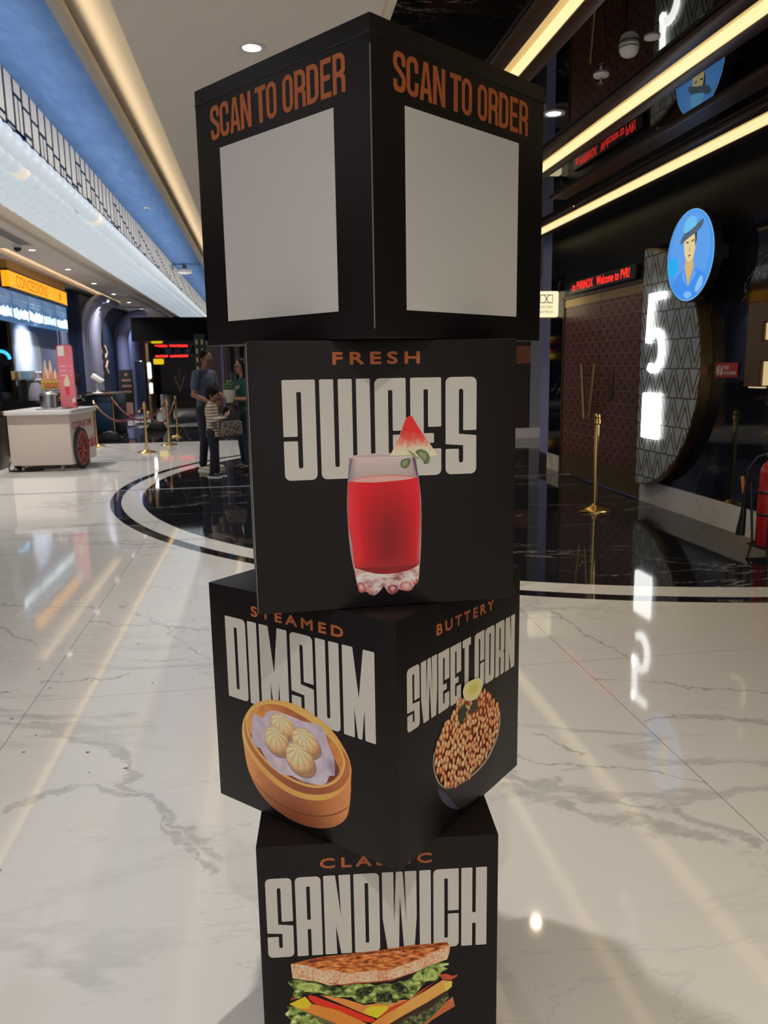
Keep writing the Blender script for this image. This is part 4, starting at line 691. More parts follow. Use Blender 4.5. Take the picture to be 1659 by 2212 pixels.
P.poly(smooth_loop(ART['gl_wm'], 0), (216, 190, 168)); P.poly(smooth_loop(ART['gl_wmred'], 1), (224, 96, 84)); 
_wm = ART['gl_wm']; _yt = max(p[1] for p in _wm)
P.grid(_wm, .9, lambda x, y: (lambda q: ramp(q, (206, 48, 44), (214, 40, 38), (216, 44, 42), (222, 92, 80), (224, 176, 152), (214, 198, 170), (196, 196, 150)))((_yt - y) / 92 + fbm(x, y, .12, 2) * .07 + abs(x - 297) * .0008))
P.poly(ART['gl_stem'], (130, 140, 92)); P.poly(smooth_loop(ART['gl_leaf1']), (92, 104, 74)); P.poly(smooth_loop(ART['gl_leaf2']), (84, 98, 70))
for k in ('leaf1', 'leaf2'):
    l = ART['gl_' + k]; cx = sum(p[0] for p in l) / len(l); cy = sum(p[1] for p in l) / len(l)
    P.poly([(x * .55 + cx * .45 - 1, y * .55 + cy * .45 + 1) for x, y in l], (122, 132, 100))
P.build('juice_picture', FR['F'], M_print, ju)

# dumplings
word('dimsum_lettering', 'DIMSUM', [(47.3,109),(115.1,141.9),(149.5,228.4),(236.5,297.3),(304.4,364.4),(372.6,450.5)], 251, 435, FR['L'], M_ivory, di, R=2.1)
text('steamed_lettering', 'STEAMED', off(FR['L'], .0003) @ Matrix.Translation((.128, .4475, 0)), .2495, .023, M_orange, di, 1.42, .045)
P = Print(.60)
def reg(l): return smooth_loop(l, 1)
def cen(l): return sum(p[0] for p in l) / len(l), sum(p[1] for p in l) / len(l)
lo = reg(ART['ba_outer']); P.poly(lo, (150, 92, 60)); bx0, bx1 = min(p[0] for p in lo), max(p[0] for p in lo)
def shade_wall(x, y):
    q = (x - bx0) / (bx1 - bx0); g = fbm(x * .12, y * 1.6, .35, 4) * .06
    return lerp(ramp(q + g, (212, 148, 92), (176, 112, 70), (150, 90, 58), (142, 82, 54), (150, 90, 56), (176, 112, 68), (196, 130, 80)), (110, 62, 40), max(0, min(.45, (70 - y) / 90)))
P.grid(lo, 1.6, shade_wall)
P.poly(smooth_loop(ART['ba_line1'], 1), (112, 62, 40))
P.poly(reg(ART['ba_step']), (206, 142, 74)); P.grid(reg(ART['ba_step']), 1.6, lambda x, y: ramp((x - bx0) / (bx1 - bx0) + fbm(x, y, .1, 8) * .12, (222, 164, 96), (208, 146, 80), (214, 152, 80), (222, 160, 84), (204, 138, 72))); P.poly(reg(ART['ba_ring']), (150, 88, 54)); P.grid(reg(ART['ba_ring']), 1.6, lambda x, y: ramp((x - bx0) / (bx1 - bx0), (176, 112, 66), (150, 88, 54), (134, 74, 46), (142, 80, 50), (170, 104, 60))); P.poly(reg(ART['ba_rim']), (222, 160, 92)); P.poly(reg(ART['ba_inn']), (172, 112, 60)); P.grid(reg(ART['ba_inn']), 1.6, lambda x, y: ramp((x - bx0) / (bx1 - bx0) + fbm(x, y, .05, 6) * .15, (198, 140, 80), (190, 128, 68), (168, 100, 58), (140, 80, 52), (176, 112, 58), (196, 132, 70)))
cx, cy = cen(ART['ba_inn'])
P.poly(reg(ART['ba_floor']), (104, 52, 42)); P.poly(ART['ba_cloth'], (176, 164, 176))
cx, cy = cen(ART['ba_cloth']); P.grid(ART['ba_cloth'], 1.4, lambda x, y: ramp(fbm(x + y * .6, y - x * .5, .022, 9, 2) * .45 + .60 - .15 * (abs(x - cx) / 70), (140, 126, 142), (168, 156, 170), (186, 174, 186), (200, 190, 198)))
for d in ('d1', 'd2', 'd3', 'd4'):
    l = ART['ba_' + d]; cx, cy = cen(l); kx, ky = ART['ba_' + d + 'k'][0]
    P.poly([(x * 1.04 - cx * .04 + 1, y * 1.03 - cy * .03 - 2.5) for x, y in l], (122, 108, 116))
    rx_ = max(p[0] for p in l) - min(p[0] for p in l); ry_ = max(p[1] for p in l) - min(p[1] for p in l)
    P.poly(l, (172, 138, 102))
    def shade_bun(x, y, cx=cx, cy=cy, kx=kx, ky=ky, rx_=rx_ / 2, ry_=ry_ / 2, ph=kx):
        ex, ey = (x - cx) / rx_, (y - cy) / ry_; rr_ = min(1, sqrt(ex * ex + ey * ey)); nzz = sqrt(max(0, 1 - rr_ * rr_))
        lt_ = max(0, -.30 * ex + .45 * ey + .80 * nzz); dx, dy = x - kx, y - ky; dd = sqrt(dx * dx + dy * dy) / ry_; an = atan2(dx, -dy)
        pl_ = abs(sin(an * 6.5 + ph + .5 * dd)) ** .5; w_ = max(0, min(1, 1.45 - dd)) * min(1, dd * 5)
        v = .25 + .70 * lt_ - .75 * (1 - pl_) * w_ + .06 * pl_ * w_ + .05 * fbm(x, y, .12, 3)
        return ramp(v, (104, 74, 50), (146, 108, 76), (178, 140, 98), (202, 168, 124), (218, 188, 146), (228, 204, 164))
    P.grid(l, .8, shade_bun)
    P.radial(circ(kx, ky, 4.2, 14, 3.2), (kx, ky + 1), [(234, 214, 170), (226, 202, 156), (206, 178, 132), (176, 144, 100)])
P.build('dumpling_basket_picture', FR['L'], M_print, di)
# sweet corn
word('sweet_corn_lettering', 'SWEETCORN', [(33.3,75.8),(80.6,138.5),(142.7,184.7),(189,231.3),(237.4,271.5),(287.4,330),(334,376.1),(381.3,423.1),(427.8,474.5)], 273, 400, FR['F'], M_ivory, di, R=1.7, slope=-.022)
text('buttery_lettering', 'BUTTERY', off(FR['F'], .0003) @ frame((.1368, .4355, 0), (1, -.03, 0), (0, 1, 0)), .2349, .0235, M_orange, di, 1.42, .045)
P = Print(.60)
P.poly(smooth_loop(ART['bo_body'], 2), (34, 31, 32)); P.poly(smooth_loop(ART['bo_bodyblue'], 1), (58, 54, 72)); P.poly(reg(ART['bo_shadow']), (44, 27, 20)); P.poly(reg(ART['bo_rimo']), (150, 138, 128))
mass = ART['bo_mass']; P.poly(reg(mass), (120, 56, 28))
def inside(p, l):
    c = False
    for i in range(len(l)):
        (x1, y1), (x2, y2) = l[i - 1], l[i]
        if (y1 > p[1]) != (y2 > p[1]) and p[0] < (x2 - x1) * (p[1] - y1) / (y2 - y1) + x1: c = not c
    return c
mx0, mx1 = min(p[0] for p in mass), max(p[0] for p in mass); my0, my1 = min(p[1] for p in mass), max(p[1] for p in mass)
pts = []
for k in range(6000):
    p = (random.uniform(mx0, mx1), random.uniform(my0, my1))
    if inside(p, mass) and all((p[0] - q[0]) ** 2 + ((p[1] - q[1]) * .8) ** 2 > 96 for q in pts): pts.append(p)
pts.sort(key=lambda p: -p[1])
rr = random.Random(3)
for x, y in pts:
    an = rr.uniform(-.5, .9); a, b = rr.uniform(5.2, 6.6), rr.uniform(7.2, 9.8)
    def el(k, dx=0, dy=0): return [(x + dx + k * (a * cos(t) * cos(an) - b * sin(t) * sin(an)), y + dy + k * (a * cos(t) * sin(an) + b * sin(t) * cos(an))) for t in [2 * pi * i / 14 for i in range(14)]]
    c = rr.choice([(204, 138, 90), (212, 154, 104), (196, 124, 80), (220, 170, 122), (184, 108, 66), (208, 148, 108)])
    P.poly(el(1.12, .3, -.6), (112, 50, 24), .3); P.radial(el(1), (x - .9, y + 1.8), [lerp(c, (246, 214, 186), .75), lerp(c, (236, 180, 130), .3), c, lerp(c, (120, 54, 26), .55)], .3, (0, .3, .75, 1))
P.poly(smooth_loop(ART['bo_herb1'], 0), (30, 44, 34)); P.poly(ART['bo_herb2'], (34, 50, 38))
for l in (ART['bo_herb1'], ART['bo_herb2']):
    cx, cy = cen(l)
    for x, y in l[::2]: P.poly([(cx, cy), (x * .8 + cx * .2 + .6, y * .8 + cy * .2), (x * .8 + cx * .2, y * .8 + cy * .2 + 1.2)], (84, 104, 84), .3)
P.poly(smooth_loop(ART['bo_limeo'], 2), (214, 204, 160)); P.poly(smooth_loop(ART['bo_lime'], 2), (196, 190, 120)); cx, cy = cen(ART['bo_lime']); P.poly(smooth_loop([(x * .55 + cx * .45, y * .55 + cy * .45) for x, y in ART['bo_lime']], 2), (184, 180, 98))
P.build('corn_bowl_picture', FR['F'], M_print, di)
# sandwich
word('sandwich_lettering', 'SANDWICH', [(15.5,69.5),(76.2,129.2),(134.7,190.2),(196.9,249.8),(256,327.7),(333.9,357.7),(363.2,416.6),(422.2,476)], 246, 429.3, FR['F'], M_ivory, sa, R=2.0)
text('classic_lettering', 'CLASSIC', off(FR['F'], .0003) @ Matrix.Translation((.1285, .4460, 0)), .2318, .0236, M_orange, sa, 1.42, .045)
P = Print(.60); S_ = lambda k: ART['sw_' + k]
P.poly(S_('dark'), (52, 34, 24)); P.poly(S_('letb'), (132, 146, 72)); P.poly(S_('cucl'), (96, 92, 56)); P.poly(S_('brd2'), (170, 96, 56)); P.poly(S_('cuc'), (62, 66, 42))
def shade_let(x, y):
    n = fbm(x, y * 1.3, .060, 12, 5); r_ = 1 - abs(fbm(x, y, .095, 15, 3)) * 2.4
    return ramp(.42 + n * .75 + r_ * .12, (24, 30, 16), (54, 68, 30), (96, 116, 52), (132, 150, 76), (164, 178, 108), (196, 204, 148))
def speck(poly, n, cols, r0, r1, sx=1.8):
    x0, x1 = min(p[0] for p in poly), max(p[0] for p in poly); y0, y1 = min(p[1] for p in poly), max(p[1] for p in poly)
    for _ in range(n):
        p = (rr.uniform(x0, x1), rr.uniform(y0, y1)); r = rr.uniform(r0, r1)
        if inside(p, poly): P.poly(circ(p[0], p[1], r * sx, 8, r), rr.choice(cols), .08)
P.grid(S_('letb'), .9, shade_let); P.grid(S_('cuc'), .9, lambda x, y: ramp(.5 + fbm(x, y, .10, 51) * .8, (24, 28, 16), (52, 58, 34), (92, 96, 62), (132, 134, 96))); speck(S_('brd2'), 120, [(130, 60, 34), (196, 128, 82)], .5, 1.6)
P.poly(S_('bac'), (170, 72, 44)); P.poly(S_('bacl'), (140, 50, 36)); P.poly(S_('chr'), (206, 120, 54)); P.grid(S_('chr'), 1.5, lambda x, y: ramp((x - 130) / 170 + fbm(x, y, .04, 61) * .2, (186, 84, 36), (202, 108, 48), (212, 128, 60), (216, 150, 74))); P.poly(S_('chry'), (212, 176, 84)); P.poly(S_('tomr'), (178, 58, 32)); P.poly(S_('chl'), (204, 124, 50)); P.poly(S_('chly'), (204, 176, 40)); P.poly(smooth_loop(S_('tom'), 1), (200, 46, 26)); P.poly(S_('cho'), (206, 128, 64)); P.poly(S_('chy'), (196, 184, 36))
P.poly(S_('let1'), (104, 122, 56))
P.grid(S_('let1'), .9, shade_let)
for k in ('letl1', 'letl2', 'letl3'):
    l = smooth_loop(S_(k), 1); P.radial(l, cen(l), [(120, 142, 66), (146, 164, 84), (168, 182, 106), (104, 124, 56)])
for k in ('letd1', 'letd2', 'letd3', 'letd4'):
    l = smooth_loop(S_(k), 1); P.grid(l, .8, lambda x, y: ramp(.35 + fbm(x, y, .12, 21) * .8, (14, 16, 10), (34, 40, 22), (74, 90, 44), (128, 142, 84)))
P.poly(S_('bread'), (200, 150, 116)); P.grid(S_('bread'), .9, lambda x, y: ramp(.55 + fbm(x, y, .18, 31) * .5 + fbm(x, y, .03, 33) * .25, (150, 92, 64), (182, 128, 96), (206, 158, 124), (220, 178, 146), (232, 196, 168)))
P.poly(S_('toast'), (182, 104, 54)); P.grid(S_('toast'), .8, lambda x, y: ramp(.56 + fbm(x * .55, y * 1.7, .11, 41, 5) * .75, (84, 34, 16), (128, 62, 28), (166, 90, 42), (192, 116, 60), (210, 140, 84)))
P.grid(S_('toast2'), .8, lambda x, y: ramp(.5 + fbm(x * .55, y * 1.7, .10, 43, 5) * .8, (70, 26, 12), (104, 44, 20), (146, 74, 34), (176, 100, 50))); P.poly(S_('crust'), (138, 66, 44))
P.build('sandwich_picture', FR['F'], M_print, sa, step=1.2e-5)
# ------------------------------------------------------------------ right side: screen door, number panel, signs
def tri(c, p, o=0):
    return (((c / p + o).frac() - .5).abs()) * 2
M_door = mat('maroon_door', (.06, .014, .016), .30)
x, y, z = xyz(M_door)
zz = z / .1435; zf = zz.frac(); tr = tri(y, .205)
ln = ((tr - zf).abs() - .17).abs().lt(.06).mx(zf.lt(.07))
setc(M_door, mixc(M_door, ln, (.10, .020, .023), (.30, .165, .085)))
M_panel = mat('number_panel_face', (.3, .3, .3), .22)
x, y, z = xyz(M_panel)
zf = (z / .277).frac(); tr = tri(y, .235)
ln = ((tr - zf).abs() - .24).abs().lt(.10).mx(zf.lt(.05))
setc(M_panel, mixc(M_panel, ln, (.44, .52, .56), (.125, .08, .042)))
door = bpy.data.objects.new('door_1', None); COL.objects.link(door); door['kind'] = 'structure'
obj('door_frame', MB().box(3.985, 4.03, 7.93, 7.965, 0, 2.335).box(3.985, 4.03, 10.265, 10.30, 0, 2.335).box(3.985, 4.03, 7.93, 10.30, 2.30, 2.335), M_bronze, door)
for y0, y1 in ((7.97, 9.114), (9.122, 10.262)):
    lf = obj('door_leaf', B(4.0, 4.045, y0, y1, .02, 2.295), M_door, door)
    obj('kick_plate', B(3.994, 4.0, y0, y1, .02, .30), mat('kick_plate_bronze', (.16, .105, .05), .45, .6), lf)
    obj('top_plate', B(3.994, 4.0, y0, y1, 2.20, 2.295), M_antique, lf)
for ya, yb in ((9.42, 9.30), (9.02, 9.14)):
    h = MB().tube([(3.90, ya, 1.47), (3.90, yb, .80)], .022, 8, True)
    q = lambda f: ya + (yb - ya) * f
    for f in (.2, .75): h.tube([(3.90, q(f), 1.47 - .67 * f), (4.0, q(f), 1.47 - .67 * f)], .012, 8)
    obj('door_handle', h, M_antique, door)
obj('handle_shadow_plate', B(3.985, 4.0, 8.70, 8.80, 1.05, 1.38), M_bronze, door, bevel=.002)  # dark plate standing in for the handle's shadow and reflection, not a lock

wt = thing('led_text_sign', 'red scrolling led text sign above the maroon door', 'sign', (3.99, 9.1, 2.43))
obj('sign_case', B(-.03, .01, -.93, .92, -.075, .075), M_black, wt, bevel=.004)
FX = lambda x, y, z: frame((x, y, z), (0, -1, 0), (0, 0, 1))   # faces -x, text runs towards the camera
text('led_lettering', 'to PVRINOX   Welcome to PVR!', FX(-.032, .83, -.047), 1.62, .105, M_red_led, wt, 1.05, .012)

np_ = thing('number_panel', 'half-round patterned panel with a glowing number 5 beside the maroon door', 'sign panel', (3.885, 7.82, 1.40))
arc = [(0, -1.20), (0, 1.20)] + [(1.165 * cos(a), 1.20 * sin(a)) for a in [pi / 2 - pi * k / 40 for k in range(1, 40)]]
FP = frame((0, 0, 0), (0, -1, 0), (0, 0, 1))
obj('panel_face', MB().prism([(x * .985 + .006, y * .985) for x, y in arc], off(FP, .0), .006), M_panel, np_)
obj('panel_rim', MB().prism(arc, off(FP, -.112), .110), M_antique, np_)
F5 = off(FP, .012)
cx5, cy5, r5x, r5y = .325, .185, .155, .185
bowl = [(cx5 + r5x * cos(a), cy5 + r5y * sin(a)) for a in [radians(d) for d in range(150, -136, -11)]]
mb = MB()
mb.ribbon([(.50, .71), (.205, .71)], .065, F5, .03)
mb.ribbon([(.232, .74), (.200, .262)], .062, F5, .03)
mb.ribbon(bowl, .070, F5, .03)
obj('number_five', mb, M_white_led, np_)
obj('light_box', MB().prism(rrect(.155, .49, -.69, -.235, .02), F5, .03), M_white_led, np_, smooth=False)

lb = thing('round_light_box', 'round backlit sign of a person in a hat and blue shirt', 'sign', (3.80, 6.80, 2.40))
FL = frame((0, 0, 0), (0, -1, 0), (0, 0, 1))
obj('sign_case', MB().prism(circ(0, 0, .405, 48), off(FL, -.078), .078), M_black, lb)
obj('wall_bracket', MB().box(.08, .19, -.30, -.165, -.06, .06), M_black, lb)
P = Print(1.0); P.poly(circ(0, 0, 388, 48), (72, 150, 235)); P.poly(circ(0, 40, 330, 40), (92, 156, 232))
P.poly(circ(-290, -70, 90, 24), (30, 170, 235))
P.poly([(-300, -240), (-190, -150), (-60, -110), (70, -110), (210, -150), (300, -210), (250, -290), (130, -362), (0, -385), (-130, -362), (-240, -300)], (62, 140, 232))
P.poly([(-70, -110), (-60, 20), (60, 20), (75, -110), (0, -270)], (214, 176, 110))
P.poly(smooth_loop([(-105, 150), (-100, 60), (-70, -20), (0, -60), (60, -30), (95, 60), (105, 170), (40, 210), (-60, 200)], 2), (226, 206, 150))
P.poly([(60, 205), (108, 180), (104, 110), (84, 60), (80, 140)], (44, 40, 44))
P.poly(smooth_loop([(-70, 128), (-20, 120), (-22, 108), (-68, 112)], 1), (70, 60, 50)); P.poly(smooth_loop([(20, 124), (70, 136), (68, 118), (22, 110)], 1), (70, 60, 50))
P.poly([(-4, 100), (12, 40), (-16, 36)], (198, 160, 110)); P.poly(smooth_loop([(-36, 2), (0, 10), (34, 2), (0, -12)], 1), (168, 84, 62))
P.poly(smooth_loop([(-190, 110), (-120, 205), (60, 240), (200, 290), (215, 250), (140, 190), (0, 165), (-110, 130)], 2), (78, 96, 112))
P.poly(smooth_loop([(-130, 190), (-110, 300), (-20, 340), (80, 320), (110, 250), (30, 225)], 2), (110, 190, 236))
P.poly([(-90, -120), (-20, -260), (-110, -180)], (96, 170, 244)); P.poly([(90, -120), (20, -260), (120, -170)], (96, 170, 244))
P.poly(smooth_loop([(150, -230), (230, -180), (250, -260), (170, -330), (110, -320)], 1), (134, 190, 244)); P.poly(smooth_loop([(-90, -330), (0, -300), (90, -340), (0, -382)], 1), (120, 186, 246))
P.build('portrait_panel', FL, M_backlit, lb, step=6e-5, base=.001)
obj('lit_rim', MB().prism(circ(0, 0, .392, 48), off(FL, -.001), .0015), mat('lit_rim', (.1, .3, .6), .4, 0, .3, (.35, .75, 1), 1.0), lb)

fs = thing('fire_extinguisher_sign', 'small red sign with a white extinguisher symbol on the black marble wall', 'sign', (3.995, 6.43, 1.39))
obj('sign_board', B(-.006, 0, -.175, .175, -.065, .065), mat('sign_red', (.42, .02, .02), .4), fs, bevel=.002)
FS = frame((-.0065, .175, -.065), (0, -1, 0), (0, 0, 1))
mb = MB().prism(rrect(.045, .075, .02, .09, .012), FS, .001).prism([(.05, .09), (.07, .09), (.085, .105), (.07, .112), (.045, .105)], FS, .001).prism([(.03, .03), (.038, .03), (.042, .1), (.03, .095)], FS, .001)
mb.prism([(.092, .02), (.110, .018), (.125, .045), (.118, .085), (.105, .115), (.095, .075)], FS, .001)
obj('pictograms', mb, M_white, fs, smooth=False)
text('fire_lettering', 'FIRE', off(FS, .0005) @ Matrix.Translation((.135, .072, 0)), .085, .032, M_white, fs, 1.0, .03)
text('extinguisher_lettering', 'EXTINGUISHER', off(FS, .0005) @ Matrix.Translation((.135, .026, 0)), .195, .030, M_white, fs, 1.0, .02)

ml = thing('metal_letter', 'large raised bronze letter on the black marble wall at the right picture edge', 'letter', (3.99, 6.02, 1.26))
o2 = [(0, 0), (.225, 0), (.225, .205), (.48, .205), (.60, .30), (.60, .57), (.48, .665), (0, .665)]
FM = frame((0, .03, 0), (0, -1, 0), (0, 0, 1))
mb = MB(); d = .07
for r in ([(0, 0), (.205, 0), (.205, .665), (0, .665)], [(.205, .205), (.50, .205), (.60, .30), (.60, .36), (.205, .36)], [(.205, .51), (.60, .51), (.60, .57), (.50, .665), (.205, .665)], [(.41, .36), (.60, .36), (.60, .51), (.41, .51)]): mb.prism(r, FM, d)
obj('letter_body', mb, mat('letter_bronze', (.16, .10, .05), .35, .8), ml)
obj('edge_light', MB().prism([(.212, .01), (.222, .01), (.222, .2), (.212, .2)], FM, .045).prism([(.212, .37), (.222, .37), (.222, .5), (.212, .5)], FM, .045).prism([(.02, -.012), (.2, -.012), (.2, -.002), (.02, -.002)], FM, .04), mat('letter_glow', (.5, .4, .2), .4, 0, .3, (1.0, .76, .42), .55), ml)

fe = thing('fire_extinguisher', 'red fire extinguisher with an orange tag standing at the right picture edge', 'fire extinguisher', (3.78, 5.40, 0))
obj('cylinder', MB().lathe([(.0, .07), (.082, .07), (.086, .085), (.086, .60), (.082, .64), (.062, .69), (.034, .72), (.026, .74), (0, .74)], 28), mat('extinguisher_red', (.45, .012, .012), .22, 0, .5, coat=.5), fe)
for z_ in (.30, .47): obj('band', MB().lathe([(.0865, z_), (.089, z_ + .003), (.089, z_ + .018), (.0865, z_ + .021)], 28), M_black, fe)
obj('valve', MB().lathe([(.028, .735), (.03, .75), (.03, .785), (.018, .80), (.0, .80)], 14).box(-.018, .018, -.02, .10, .80, .815).box(-.018, .018, -.02, .115, .825, .842), M_black, fe)
obj('gauge', MB().lathe([(.0, 0), (.018, 0), (.018, .012), (0, .012)], 14, Matrix.Translation((-.03, 0, .765)) @ Matrix.Rotation(-pi / 2, 4, 'Y')), M_chrome, fe)
obj('hose', MB().tube([(-.02, .03, .77), (-.07, .08, .74), (-.115, .12, .64), (-.125, .135, .45), (-.12, .14, .36)], .011, 8), M_black, fe)
obj('horn', MB().tube([(-.12, .14, .38), (-.115, .15, .30), (-.12, .165, .12)], [.014, .022, .036], 14), M_black, fe)
obj('tag', MB().prism([(0, 0), (.045, 0), (.045, .135), (0, .135)], frame((-.10, .20, .44), (.05, -1, .35), (0, .30, 1)), .001), mat('orange_tag', (.62, .27, .05), .5), fe, smooth=False)
obj('stand', MB().tube([(-.10, .10, .55), (-.11, .02, .10), (-.24, -.12, .0)], .010, 8).tube([(-.09, -.14, .75), (-.095, -.15, .0)], .010, 8).box(-.10, .10, -.10, .10, .055, .07).tube([(-.11, .02, .10), (-.02, .05, .06)], .01, 8).tube([(.05, .05, .06), (.1, .12, 0)], .01, 8), M_black, fe)

ds = thing('cinema_sound_sign', 'glowing cream wall sign with a black double-D logo beside the maroon door', 'sign', (3.99, 10.52, 2.27))
FD = frame((-.335, -.032, -.17), (1, 0, 0), (0, 0, 1))
obj('sign_box', MB().prism(rrect(0, .335, 0, .34, .025), off(FD, -.064), .064), mat('sign_cream', (.8, .75, .55), .4, 0, .3, (1.0, .88, .56), .95), ds)
M_sgn = mat('sign_brown', (.10, .08, .035), .5)
lg = MB()
for q in ([(.075, .185), (.255, .185), (.255, .192), (.075, .192)], [(.075, .288), (.255, .288), (.255, .295), (.075, .295)], [(.075, .185), (.082, .185), (.082, .295), (.075, .295)], [(.248, .185), (.255, .185), (.255, .295), (.248, .295)]): lg.prism(q, off(FD, .001), .001)
lg.ribbon([(.082, .290)] + [(.112 + .048 * cos(a), .240 + .05 * sin(a)) for a in [pi / 2 - pi * k / 10 for k in range(11)]] + [(.082, .19)], .010, off(FD, .001), .001)
lg.ribbon([(.248, .290)] + [(.218 - .048 * cos(a), .240 + .05 * sin(a)) for a in [pi / 2 - pi * k / 10 for k in range(11)]] + [(.248, .19)], .010, off(FD, .001), .001)
obj('logo', lg, M_sgn, ds, smooth=False)
text('upper_lettering', 'DOLBY', off(FD, .002) @ Matrix.Translation((.072, .115, 0)), .185, .038, M_sgn, ds, 1.1, .0)
text('lower_lettering', 'ATMOS', off(FD, .002) @ Matrix.Translation((.072, .050, 0)), .185, .038, M_sgn, ds, 1.1, .0)
obj('bracket', B(-.335, -.0, -.01, .01, -.185, -.17), M_antique, ds)

# ------------------------------------------------------------------ stanchions and ropes
def stanchion(loc, label, group, h=.92):
    t = thing('stanchion', label, 'stanchion', loc, 0, group)
    obj('base', MB().lathe([(.165, 0), (.165, .012), (.15, .022), (.06, .045), (.03, .06), (.024, .075), (0, .075)], 30), M_gold, t)
    obj('post', MB().lathe([(.0, .06), (.024, .06), (.024, h - .09), (0, h - .09)], 18), M_gold, t)
    obj('collar', MB().lathe([(.024, h - .11), (.034, h - .10), (.034, h - .055), (.024, h - .045)], 18), M_gold, t)
    obj('finial', MB().lathe([(.024, h - .05), (.030, h - .04), (.030, h - .028), (.026, h - .008), (.012, h), (0, h)], 18), M_gold, t)
    return t
GP = 'brass rope stanchions in front of the concession'
S1, S2, S3, S0, S5 = (-2.17, 14.78, 0), (-1.935, 16.15, 0), (-1.98, 18.17, 0), (-3.375, 18.4, 0), (-3.36, 16.35, 0)
st = stanchion(S1, 'front brass stanchion of the rope group near the ice cream cart', GP)
dup(st, S2, None, 'middle brass stanchion, second nearest of the rope group'); dup(st, S3, None, 'rear right brass stanchion of the rope group, beside the man in the grey shirt')
dup(st, S0, None, 'rear brass stanchion in front of the dark blue counter'); dup(st, S5, None, 'brass stanchion almost hidden behind the ice cream cart')
stanchion((3.252, 7.42, 0), 'single brass stanchion in front of the maroon door', None, .98)
M_rope = mat('maroon_rope', (.10, .008, .016), .7)
def rope(a, b, sag, label):
    a, b = Vector((*a[:2], .84)), Vector((*b[:2], .84)); d = (b - a); L = d.length; u = d / L
    a2, b2 = a + u * .045, b - u * .045
    t = thing('rope', label, 'rope', tuple((a + b) / 2), 0, 'maroon ropes between the stanchions'); c = (a + b) / 2
    pts = []
    for k in range(25):
        q = k / 24; p = a2.lerp(b2, q); p.z -= sag * 4 * q * (1 - q); pts.append(p - c)
    obj('cord', MB().tube(pts, .021, 10), M_rope, t)
    for i, j in ((0, 2), (24, 22)):
        obj('hook', MB().tube([pts[i], pts[j]], [.016, .025], 10).ball(pts[i], .02, 10, 6), M_gold, t)
rope(S5, S1, .30, 'maroon rope from behind the ice cream cart to the front stanchion'); rope(S0, S2, .38, 'maroon rope hanging from the rear left stanchion to the middle one'); rope(S1, S3, .40, 'maroon rope between the front and the rear right stanchion')

# ------------------------------------------------------------------ ice cream cart
ct = thing('ice_cream_cart', 'white ice cream cart with a red spoked wheel and red lettering', 'cart', (-3.281, 12.917, 0), radians(-5))
M_cart = mat('cart_cream', (.56, .48, .43), .5)
obj('cart_body', B(-.46, .445, -.60, .60, .10, .85), M_cart, ct, bevel=.008)
obj('cart_top', MB().prism(rrect(-.50, .50, -.66, .64, .06), Matrix.Translation((0, 0, .852)), .065), mat('cart_top_white', (.66, .65, .66), .25), ct, bevel=.006)
obj('top_lid', B(-.10, .30, -.42, .3, .918, .932), M_steel, ct, bevel=.004)
M_tyre = mat('wheel_tyre', (.02, .018, .018), .6); M_cred = mat('wheel_red', (.30, .055, .045), .5)
for sx in (1, -1):
    MW = Matrix.Translation((sx * .475, -.22, .315)) @ Matrix.Rotation(pi / 2, 4, 'Y')
    w_ = obj('cart_wheel', MB().lathe([(.268, -.02), (.31, -.02), (.315, 0), (.31, .02), (.268, .02), (.268, -.02)], 36, MW), M_tyre, ct)
    mb = MB().lathe([(.225, -.017), (.268, -.017), (.268, .017), (.225, .017), (.225, -.017)], 36, MW).lathe([(.0, -.03), (.055, -.03), (.055, .03), (0, .03)], 18, MW)
    for k in range(10):
        a = 2 * pi * k / 10; mb.tube([MW @ Vector((.05 * cos(a), .05 * sin(a), 0)), MW @ Vector((.23 * cos(a), .23 * sin(a), 0))], [.020, .015], 6)
    obj('spokes', mb, M_cred, w_)
for i, (x, y) in enumerate(((-.32, -.5), (.26, -.5), (.34, .5), (-.32, .5))):
    c_ = obj('caster', MB().lathe([(.0, -.016), (.042, -.016), (.045, 0), (.042, .016), (0, .016)], 16, Matrix.Translation((x, y, .046)) @ Matrix.Rotation(pi / 2, 4, 'Y')), M_grey, ct)
    obj('fork', MB().box(x - .03, x + .03, y - .03, y + .03, .095, .115).box(x - .025, x - .019, y - .012, y + .012, .04, .1).box(x + .019, x + .025, y - .012, y + .012, .04, .1), M_steel, c_)
M_rtxt = mat('red_lettering', (.42, .02, .03), .5)
FC = frame((.446, -.60, 0), (0, 1, 0), (0, 0, 1))
text('slogan_lettering', 'SCOOP-UP-TIME', off(FC, .001) @ Matrix.Translation((.10, .62, 0)), .95, .11, M_rtxt, ct, 1.0, .02)
text('name_lettering', 'Nirula\'s', off(FC, .001) @ Matrix.Translation((.64, .28, 0)), .54, .20, M_rtxt, ct, .95, .05)
cb = obj('power_cable', MB().tube([(-3.90, 12.9, .012), (-3.84, 12.7, .20), (-3.90, 12.6, .08), (-3.86, 12.48, .012), (-3.7, 12.40, .012), (-3.5, 12.46, .012), (-3.4, 12.6, .012)], .012, 8), M_black)
tag(cb, 'black power cable trailing on the floor under the ice cream cart', 'cable')
